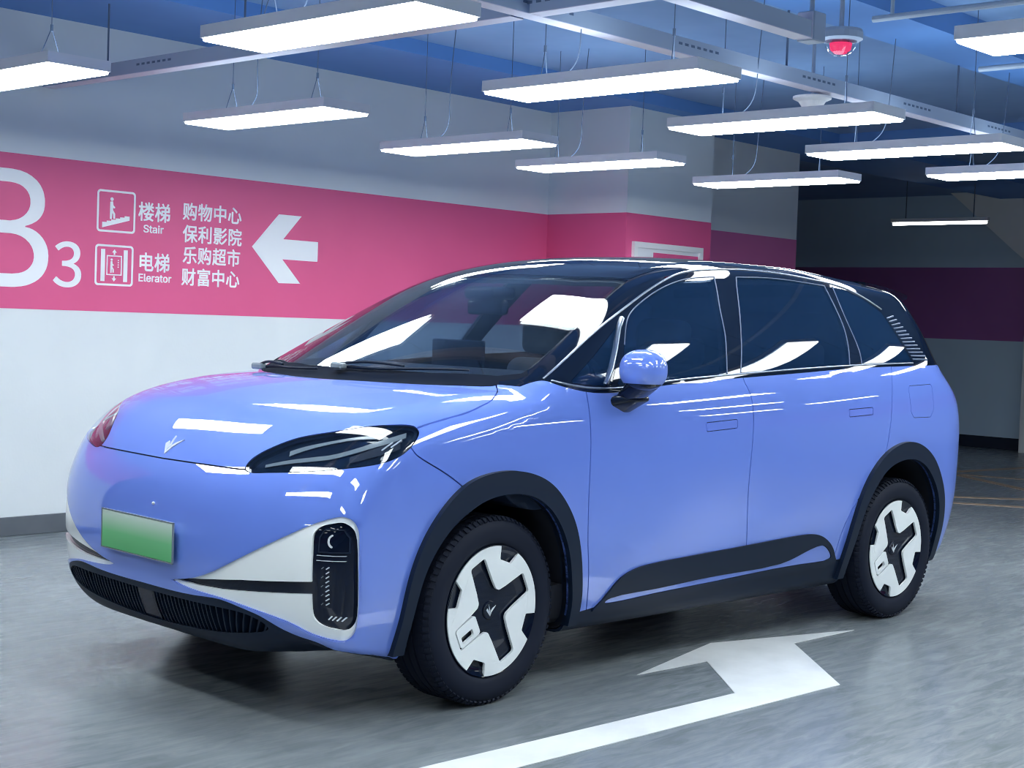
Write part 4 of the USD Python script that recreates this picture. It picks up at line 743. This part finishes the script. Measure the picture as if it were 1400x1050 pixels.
roof_half = Polygon([(.80, 0), (.83, .2), (.89, .43), (.97, .58), (1.018, .612), (1.14, .60), (1.29, .568), (1.6, .53), (2.4, .54), (3.2, .50), (3.22, 0)])
roof_full = unary_union([roof_half, affinity.scale(roof_half, 1, -1, origin=(0, 0))])
roof = canopy ^ topp(roof_full.buffer(-.0015), 1.5); canopy = canopy - topp(roof_full.buffer(.0015), 1.5)
piece('roof', roof, M['gloss'], car, 0, 'gloss black roof')
piece('roof_frame', canopy, M['gloss'], car, 0, 'gloss black pillars and roof edges')
pair('belt_trim', belt_trim, M['gloss'], car)

# ---- doors, fenders, bumpers, quarter panels
NOARCH = unary_union([pF.buffer(-.02), pR.buffer(-.02)])
dF, dB, dR = [spline(a, False, 5) for a in (DOOR_F, DOOR_B, DOOR_R)]
door1 = Polygon(np.vstack([dF, dB[::-1]])); door2 = Polygon(np.vstack([dB, dR[::-1]])).difference(pR.buffer(-.012)).buffer(0)
if door2.geom_type != 'Polygon': door2 = max(door2.geoms, key=lambda g: g.area)
rocker_line = [(0.372, 0.270), (0.585, 0.291), (0.937, 0.301), (1.352, 0.312), (1.965, 0.324), (2.254, 0.332), (2.463, 0.326)]
rk = Polygon(np.vstack([rocker_line, [(2.5, .1), (.40, .1)]]))
rocker = take_pair(sidep, rk, .001, a=.45)
pair('rocker_panel', rocker, M['plastic'], car)
def flush_handle(x0, x1, z0, z1, z2, z3): return Polygon([(x0, z0), (x1, z1), (x1 - .002, z2), (x0 + .002, z3)]).buffer(-.008).buffer(.008)
H1 = flush_handle(1.177, 1.391, 1.005, 1.015, .978, .968); H2 = flush_handle(2.244, 2.450, 1.043, 1.050, 1.016, 1.008)
FU = Polygon([(2.787, 1.149), (3.027, 1.156), (3.036, 1.032), (3.0, .993), (2.827, .993), (2.802, 1.022)]).buffer(-.02).buffer(.02)
h1 = take_pair(sidep, H1, .0016); h2 = take_pair(sidep, H2, .0016); fuel = take_pair(sidep, FU, .0013)
d1 = take_pair(sidep, door1.buffer(0), GAP); d2 = take_pair(sidep, door2, GAP)
for fl in (False, True):
    for dm, hm in ((d1, h1), (d2, h2)):
        d = piece('door', dm, M['paint'], car, flip=fl); piece('door_handle', hm, M['paint'], d, flip=fl)
piece('charge_flap', fuel, M['paint'], car)
piece('charge_flap', fuel, M['paint'], car, flip=True)
FSE = spline([(-.485, 1.02), (-.429, .949), (-.415, .932), (-.362, .902), (-.284, .863), (-.189, .803), (-.126, .745)], False, 5)
fend = Polygon(np.vstack([FSE, [(-.12, .1), (.60, .1), (.60, 1.4), (-.485, 1.4)]]))
fender = take_pair(sidep, fend, GAP, a=.4)
pair('fender', fender, M['paint'], car)
bump = take(m3.Manifold.cube((1.4, 2.4, 1.6)).translate((-1.3, -1.2, .2)))
piece('front_bumper', bump, M['paint'], car)
TG = Polygon([(-.62, .52), (-.66, .85), (-.60, 1.1), (-.60, 1.22), (.60, 1.22), (.60, 1.1), (.66, .85), (.62, .52)])
RLAMP = Polygon([(-.80, .98), (-.80, 1.04), (.80, 1.04), (.80, .98)])
rl = take(frontp(RLAMP, -4, -3.3)); piece('rear_lamp', rl, M['red'], car, 0, 'red rear lamp band')
tg = take(frontp(TG.buffer(-GAP), -4, -3.15), frontp(TG.buffer(GAP), -4, -3.15)); piece('tailgate', tg, M['paint'], car)
RB = Polygon([(-1.2, .1), (1.2, .1), (1.2, .52), (-1.2, .52)])
rbump = take(frontp(RB, -4, -3.32)); piece('rear_bumper', rbump, M['paint'], car)
under = take(m3.Manifold.cube((6, 2.4, .24)).translate((-1, -1.2, 0)))
piece('underbody', under, M['liner'], car)
quarter = rem ^ m3.Manifold.cube((3, 1.4, 1.6)).translate((1.5, -1.4, .1)); pair('quarter_panel', quarter, M['paint'], car)
left = rem ^ m3.Manifold.cube((2.8, 2.4, 1.8)).translate((-1.3, -1.2, .1))
if not left.is_empty(): piece('body_frame', left, M['paint'], car)
piece('inner_body', liner, M['liner'], car, -.013)

# ---- wheel arch mouldings and wells
for nm_p, inn in ((pF, pFI), (pR, pRI)):
    ring = nm_p.difference(inn).intersection(sbox(-1, .235, 4, 1.2))
    pair('arch_moulding', (layer(.022) - layer(-.035)) ^ sidep(ring, .4), M['plastic'], car, .022)
    well = sidep(inn.buffer(.012), .44, .905) - sidep(inn.buffer(.001), .452, 1.0)
    well = (well ^ layer(-.012)) - m3.Manifold.cube((6, 3, .5)).translate((-1, -1.5, -.2))
    pair('wheel_well', well, M['liner'], car, 9)

# ---- side moulding with its painted spear
ins = P2(INSERT, True, 3); cl = P2(CLAD, True, 4)
mould = (layer(.010) - layer(-.004)) ^ sidep(cl.difference(ins.buffer(.0015)), .4)
spear = (layer(.006) - layer(-.004)) ^ sidep(ins, .4)
for fl in (False, True):
    s = piece('side_moulding', mould, M['plastic'], car, .010, flip=fl); tag(piece('painted_spear', spear, M['paint'], s, .006, flip=fl), 'blue painted spear')

def snap(pts, y0=-.5):
    """side-view points (x, z) put on the near flank of the body"""
    p = np.array([(x, -1.3, z) for x, z in pts]); lo = np.full(len(p), y0); hi = np.full(len(p), -1.3)
    for _ in range(30):
        m = (lo + hi) / 2; q = p.copy(); q[:, 1] = m; ins_ = field(q) < 0
        lo = np.where(ins_, m, lo); hi = np.where(ins_, hi, m)
    p[:, 1] = lo
    return p
def bar_pair(name, m, mt, parent):
    a = obj(name, m, mt, parent, True); mm = m.copy(); mm.vertices = mm.vertices * [1, -1, 1]; mm.invert(); b = obj(name, mm, mt, parent, True); return a, b
cp = snap(spline(CHROME, False, 5), -.3); bar_pair('window_trim', tube(cp, .005), M['chrome'], car)
bt = snap(spline(BELT_TOP, False, 5), -.3); bar_pair('belt_strip', tube(bt, .0042), M['chrome'], car)
dv = snap([(.580, 1.166), (.635, 1.226), (.695, 1.301), (.759, 1.385), (.804, 1.425)], -.3); bar_pair('quarter_post', tube(dv, .012), M['chrome'], car)
for pts in (GLASS_F[9:15], GLASS_R[3:8], [GLASS_Q[0], GLASS_Q[10], GLASS_Q[9], GLASS_Q[8]], [GLASS_R[0], GLASS_R[11], GLASS_R[10], GLASS_R[9]], GLASS_F[2:10], GLASS_R[:4]):
    bar_pair('window_seal', tube(snap(spline(pts, False, 4), -.3), .003, 6), M['seal'], car)

# ---- rear pillar slats, spoiler
for k in range(13):
    u = (k + .5) / 13
    a = np.array([2.800 + .098 * u, 1.485 - .214 * u]); b = np.array([2.864 + .183 * u ** .9, 1.499 - .230 * u])
    q = snap(np.linspace(a, b, 5), -.3); bar_pair('pillar_slat', tube(q, .0050, 6), M['seal'], car)
sp_c = [(2.95, 1.688), (3.12, 1.674), (3.28, 1.652), (3.365, 1.634), (3.36, 1.616), (3.28, 1.600), (3.12, 1.580), (3.0, 1.59)]
spo = []
for y in np.linspace(-.63, .63, 25):
    k = (abs(y) / .63) ** 2.2; s = np.array(sp_c) + [-.05 - .10 * k, -.010 - .022 * k]; spo.append(np.stack([s[:, 0], np.full(len(s), y), s[:, 1]], 1))
spo = np.array(spo); n_, k_ = spo.shape[:2]
i, j = np.meshgrid(np.arange(n_ - 1), np.arange(k_), indexing='ij'); j2 = (j + 1) % k_
sf = np.vstack([np.stack([i * k_ + j, (i + 1) * k_ + j, (i + 1) * k_ + j2], -1).reshape(-1, 3), np.stack([i * k_ + j, (i + 1) * k_ + j2, i * k_ + j2], -1).reshape(-1, 3)])
kk = np.arange(1, k_ - 1); sf = np.vstack([sf, np.stack([0 * kk, kk, kk + 1], -1), np.stack([0 * kk, kk + 1, kk], -1) + (n_ - 1) * k_])
sm = trimesh.Trimesh(spo.reshape(-1, 3), sf, process=False); sm.fix_normals()
obj('spoiler', sm, M['gloss'], car, 40)

# ---- door mirrors
def blob(c, r, cut=None, n=4, p=2.5):
    s = trimesh.creation.icosphere(n); v = s.vertices; v = np.sign(v) * np.abs(v) ** (2 / p); v /= np.maximum(np.linalg.norm(np.abs(v) ** (p / 2), axis=1, keepdims=True), 1e-9) ** (2 / p)
    s.vertices = v * r + c; return s
def man(m): return m3.Manifold(m3.Mesh(np.asarray(m.vertices, np.float32), np.asarray(m.faces, np.uint32)))
def mobj(name, m, mt, parent, both=True, smooth=35):
    mm = m.to_mesh(); t = trimesh.Trimesh(np.array(mm.vert_properties[:, :3]), np.array(mm.tri_verts), process=True)
    out = [obj(name, t, mt, parent, smooth)]
    if both:
        t2 = t.copy(); t2.vertices = t2.vertices * [1, -1, 1]; t2.invert(); out.append(obj(name, t2, mt, parent, smooth))
    return out
MC = np.array([.638, -1.022, 1.228])
cap = man(blob(MC, np.array([.078, .097, .079]), p=2.3)); low = m3.Manifold.cube((1, 1, .5)).translate((0, -1.5, 1.176 - .5))
back = m3.Manifold.cube((.5, 1, 1)).translate((.70, -1.5, .7))
capU = cap - low - back
foot = m3.Manifold.hull(man(blob(np.array([.66, -1.0, 1.165]), np.array([.055, .060, .022]))) + man(blob(np.array([.68, -.93, 1.120]), np.array([.055, .05, .020]))))
foot2 = m3.Manifold.hull(man(blob(np.array([.665, -.89, 1.098]), np.array([.075, .03, .028]))) + man(blob(np.array([.69, -.955, 1.112]), np.array([.055, .03, .016]))) + man(blob(np.array([.68, -.885, 1.065]), np.array([.035, .018, .02]))))
mirror_low = (man(blob(MC, np.array([.0785, .0975, .0795]), p=2.3)) ^ low) - back
capG = (man(blob(MC, np.array([.070, .089, .070]), p=2.3)) ^ m3.Manifold.cube((.012, 1, 1)).translate((.694, -1.5, .7)))
for sgn in (1, -1):
    mr = xform('door_mirror', car)
    for nm, mm, mt in (('mirror_cap', capU, 'paint'), ('mirror_base', mirror_low, 'gloss'), ('mirror_arm', foot, 'gloss'), ('mirror_foot', foot2, 'gloss'), ('mirror_glass', capG, 'chrome')):
        mobj(nm, mm if sgn == 1 else mirror(mm).translate((.09, -.03, -.01)), M[mt], mr, False)

# ---- wipers, emblem, plate
def top_z(x, y):
    lo, hi = .9, 2.0
    for _ in range(30):
        m = (lo + hi) / 2
        if field(np.array([[x, y, m]]))[0] < 0: lo = m
        else: hi = m
    return lo
for pts in ([(-.055, -.05), (-.03, -.25), (.045, -.45), (.115, -.60)], [(-.005, .56), (-.03, .44), (-.075, .26), (-.085, .08)]):
    q = np.array([(x, y, top_z(x, y) + .016) for x, y in spline(pts, False, 6)])
    w = xform('wiper', car)
    obj('wiper_blade', tube(q, np.linspace(.007, .005, len(q)), 6), M['plastic'], w, True)
    arm = np.array([q[0] + [-.012, 0, .012], q[0] + (q[8] - q[0]) * .5 + [-.012, 0, .022], q[9] + [0, 0, .012]])
    obj('wiper_arm', tube(spline(arm, False, 5), .006, 6), M['plastic'], w, True); obj('wiper_pivot', bevel_box(*(np.array([q[0][0] - .04, q[0][0] - .005, q[0][1] - .035, q[0][1] + .035, q[0][2] - .01, q[0][2] + .016])), .006), M['strip'], w)
EM = Dirp((-.93, 0, .37), (-.80, .0, .90))
def em(pts): return Polygon([(u * .00125, v * .00125) for u, v in pts])
e_polys = [em([(-4, -30), (8, -8), (40, 24), (14, 12), (2, 0)]), em([(-4, -30), (-4, 2), (-16, 34), (-12, 6)]), em([(-4, -30), (-34, 4), (-26, 14), (-14, -2)])]
emb = xform('front_emblem', car)
for e in e_polys: piece('emblem_blade', (layer(.005) - layer(-.003)) ^ EM.cut(e if True else e, -.1, .2), M['bright'], emb, .005)
PL = xform('number_plate', car)
pl = bevel_box(-.938, -.930, -.24, .24, .51, .65, .003); obj('plate_sheet', pl, M['plate'], PL)
obj('plate_mount', bevel_box(-.930, -.890, -.20, .20, .53, .63, .004), M['plastic'], PL)
tag(obj('plate_rim', cat(bx(-.939, -.932, -.243, .243, .507, .511), bx(-.939, -.932, -.243, .243, .649, .653), bx(-.939, -.932, -.243, -.239, .507, .653), bx(-.939, -.932, .239, .243, .507, .653)), M['strip'], PL))
obj('tow_cap', trimesh.creation.icosphere(2, .006).apply_translation([-.906, -.06, .70]), M['white_trim'], car, True)

# ---- cabin
cabin = layer(-.033)
dashp = Polygon(spline([(.02, 1.0), (.05, 1.10), (.20, 1.155), (.40, 1.185), (.62, 1.195), (.72, 1.165), (.74, 1.08), (.70, .85), (.2, .7), (.02, .8)], True, 4))
mobj('dashboard', cabin ^ sidep(dashp, -.9, .9), M['dash'], car, False)
mobj('centre_screen', man(bevel_box(.60, .625, -.16, .16, 1.14, 1.31, .006)), M['gloss'], car, False)
mobj('cabin_floor', cabin ^ man(bx(.2, 3.0, -.9, .9, .2, .40)), M['liner'], car, False)
def rbox(x0, x1, y0, y1, z0, z1, r):
    s = [man(trimesh.creation.icosphere(2, r)).translate((x, y, z)) for x in (x0 + r, x1 - r) for y in (y0 + r, y1 - r) for z in (z0 + r, z1 - r)]
    out = s[0]
    for k in s[1:]: out = out + k
    return out.hull()
for y in (-.37, .37):
    st = xform('front_seat', car)
    mobj('seat_cushion', rbox(1.0, 1.48, y - .25, y + .25, .55, .72, .06), M['cloth'], st, False)
    mobj('seat_back', rbox(1.40, 1.54, y - .25, y + .25, .60, 1.22, .06).rotate((0, 0, 0)).transform(np.array([[1, 0, .18, -.12], [0, 1, 0, 0], [0, 0, 1, 0]])), M['cloth'], st, False)
    mobj('headrest', rbox(1.49, 1.60, y - .14, y + .14, 1.24, 1.43, .045), M['cloth'], st, False)
bs = xform('rear_seat', car)
mobj('seat_cushion', rbox(1.95, 2.5, -.62, .62, .55, .74, .06), M['cloth'], bs, False)
mobj('seat_back', rbox(2.45, 2.6, -.62, .62, .60, 1.20, .06).transform(np.array([[1, 0, .2, -.14], [0, 1, 0, 0], [0, 0, 1, 0]])), M['cloth'], bs, False)
for y in (-.38, .38): mobj('headrest', rbox(2.58, 2.69, y - .12, y + .12, 1.19, 1.34, .04), M['cloth'], bs, False)
swm = trimesh.creation.torus(.18, .015, 40, 12); hubm = bevel_box(-.06, .06, -.05, .05, -.02, .02, .01); spk = bevel_box(-.17, .17, -.018, .018, -.01, .01, .004)
sw = cat(swm, hubm, spk); sw.apply_transform(trimesh.transformations.rotation_matrix(math.radians(-62), [0, 1, 0])); sw.apply_translation([.90, -.37, 1.09]); obj('steering_wheel', sw, M['dash'], car, 40)
mobj('rear_view_mirror', rbox(.76, .80, -.12, .12, 1.42, 1.49, .018), M['gloss'], car, False)
mobj('camera_housing', rbox(.72, .86, -.10, .10, 1.49, 1.545, .02), M['gloss'], car, False)

# ---- wheels
WR, WWID = .345, .215
def wheel_meshes():
    # about z with the outer face at +z, turned later so that the face looks to -y
    o = 0.0
    tyre_prof = [(.238, -.015), (.250, -.004), (.265, .002), (.290, .006), (.312, .003), (.329, -.008), (.340, -.022), (.345, -.040), (.345, -.068), (.338, -.069), (.338, -.077), (.345, -.078), (.345, -.104), (.338, -.105), (.338, -.113), (.345, -.114), (.345, -.142), (.338, -.143), (.338, -.151), (.345, -.152), (.345, -.180), (.340, -.198), (.329, -.212), (.30, -.222), (.25, -.212), (.238, -.200), (.230, -.18), (.228, -.10), (.230, -.03)]
    tyre = lathe(tyre_prof + [tyre_prof[0]], 96)
    blocks = []
    for k in range(84):
        for (z0, z1, r0) in ((-.064, -.024, .3415), (-.196, -.156, .3415)):
            b = trimesh.creation.box([.008, .016, z1 - z0]); b.apply_translation([r0, 0, (z0 + z1) / 2]); b.apply_transform(trimesh.transformations.rotation_matrix(2 * math.pi * k / 84, [0, 0, 1])); blocks.append(b)
    for k in range(84):
        b = trimesh.creation.box([.020, .014, .010]); b.apply_transform(trimesh.transformations.rotation_matrix(math.radians(52), [0, 1, 0])); b.apply_translation([.3345, 0, -.0135]); b.apply_transform(trimesh.transformations.rotation_matrix(2 * math.pi * (k + .0) / 84, [0, 0, 1])); blocks.append(b)
    tread = cat(*blocks)
    rim = lathe([(0, -.030), (.03, -.030), (.06, -.026), (.20, -.020), (.225, -.012), (.236, -.006), (.2405, -.004), (.2405, -.02), (.232, -.03), (.228, -.18), (.20, -.18), (.19, -.06), (0, -.06)], 72)
    R = .2365
    th0 = math.radians(90 + 26)   # first arm, leaning to the front (front is -x, drawn to the left)
    disc = Point(0, 0).buffer(R, 64)
    arms = []
    for k in range(4):
        a = th0 - k * math.pi / 2
        arm = Polygon([(-.03, -.052), (.07, -.050), (.10, -.046), (.200, -.041), (.200, .041), (.10, .046), (.07, .050), (-.03, .052)]).buffer(-.012).buffer(.012)
        arms.append(affinity.rotate(arm, math.degrees(a), origin=(0, 0)))
    cross = unary_union(arms + [Point(0, 0).buffer(.080)]).buffer(.018).buffer(-.030).buffer(.012)
    notch = []
    for k in range(4):
        a = th0 - math.pi / 4 - k * math.pi / 2
        nt = Polygon([(.186, -.034), (.26, -.075), (.26, .050), (.186, .030)]).buffer(-.008).buffer(.008)
        notch.append(affinity.rotate(nt, math.degrees(a), origin=(0, 0)))
    face = disc.difference(cross).difference(unary_union(notch))
    cover = extr(face, .010); cover.apply_translation([0, 0, -.012])
    # slight dome: the centre stands a little back
    vv = cover.vertices; rad = np.hypot(vv[:, 0], vv[:, 1]); vv[:, 2] += -.004 * (1 - (rad / R) ** 2); cover.vertices = vv
    hubp = extr(cross.buffer(-.001), .004); hubp.apply_translation([0, 0, -.026])
    hubc = lathe([(0, -.014), (.030, -.014), (.034, -.018), (.036, -.026), (0, -.026)], 36)
    a = math.degrees(th0 - 3 * math.pi / 2)
    vent = sbox(.086, -.038, .194, .038).buffer(-.012).buffer(.012); hole = sbox(.118, -.001, .180, .025).buffer(-.006).buffer(.006)
    ventm = extr(affinity.rotate(vent.difference(affinity.translate(hole, .0, 0)), a, origin=(0, 0)), .012); ventm.apply_translation([0, 0, -.0155])
    star = unary_union([em([(-4, -30), (8, -8), (40, 24), (14, 12), (2, 0)]), em([(-4, -30), (-4, 2), (-16, 34), (-12, 6)]), em([(-4, -30), (-34, 4), (-26, 14), (-14, -2)])])
    star = extr(affinity.scale(star, .55, .55, origin=(0, 0)), .002); star.apply_translation([0, 0, -.0145])
    out = dict(tyre=(tyre, 'rubber', 35), tread=(tread, 'rubber', False), rim=(rim, 'gloss', 35), wheel_cover=(cover, 'white_trim', False), cover_cross=(hubp, 'gloss', False), hub_cap=(hubc, 'gloss', 35), cover_vent=(ventm, 'white_trim', False), hub_emblem=(star, 'bright', False))
    rot = np.array([[1, 0, 0, 0], [0, 0, -1, 0], [0, 1, 0, 0], [0, 0, 0, 1.]])   # face to -y, wheel's y to z
    for k in out: out[k][0].apply_transform(rot)
    return out
WM = wheel_meshes()
for x in (0.0, 2.77):
    for s in (-1, 1):
        w = xform('wheel', car, loc=(x, s * .896, WR), rotz=(0 if s < 0 else math.pi) + (.065 if x == 0 else 0))
        for k, (m_, mt, sm_) in WM.items():
            p = obj(k, m_, M[mt], w, sm_)
            if k == 'wheel_cover': tag(p, 'white four-petal wheel cover')
            if k == 'tread': tag(p, kind='stuff')
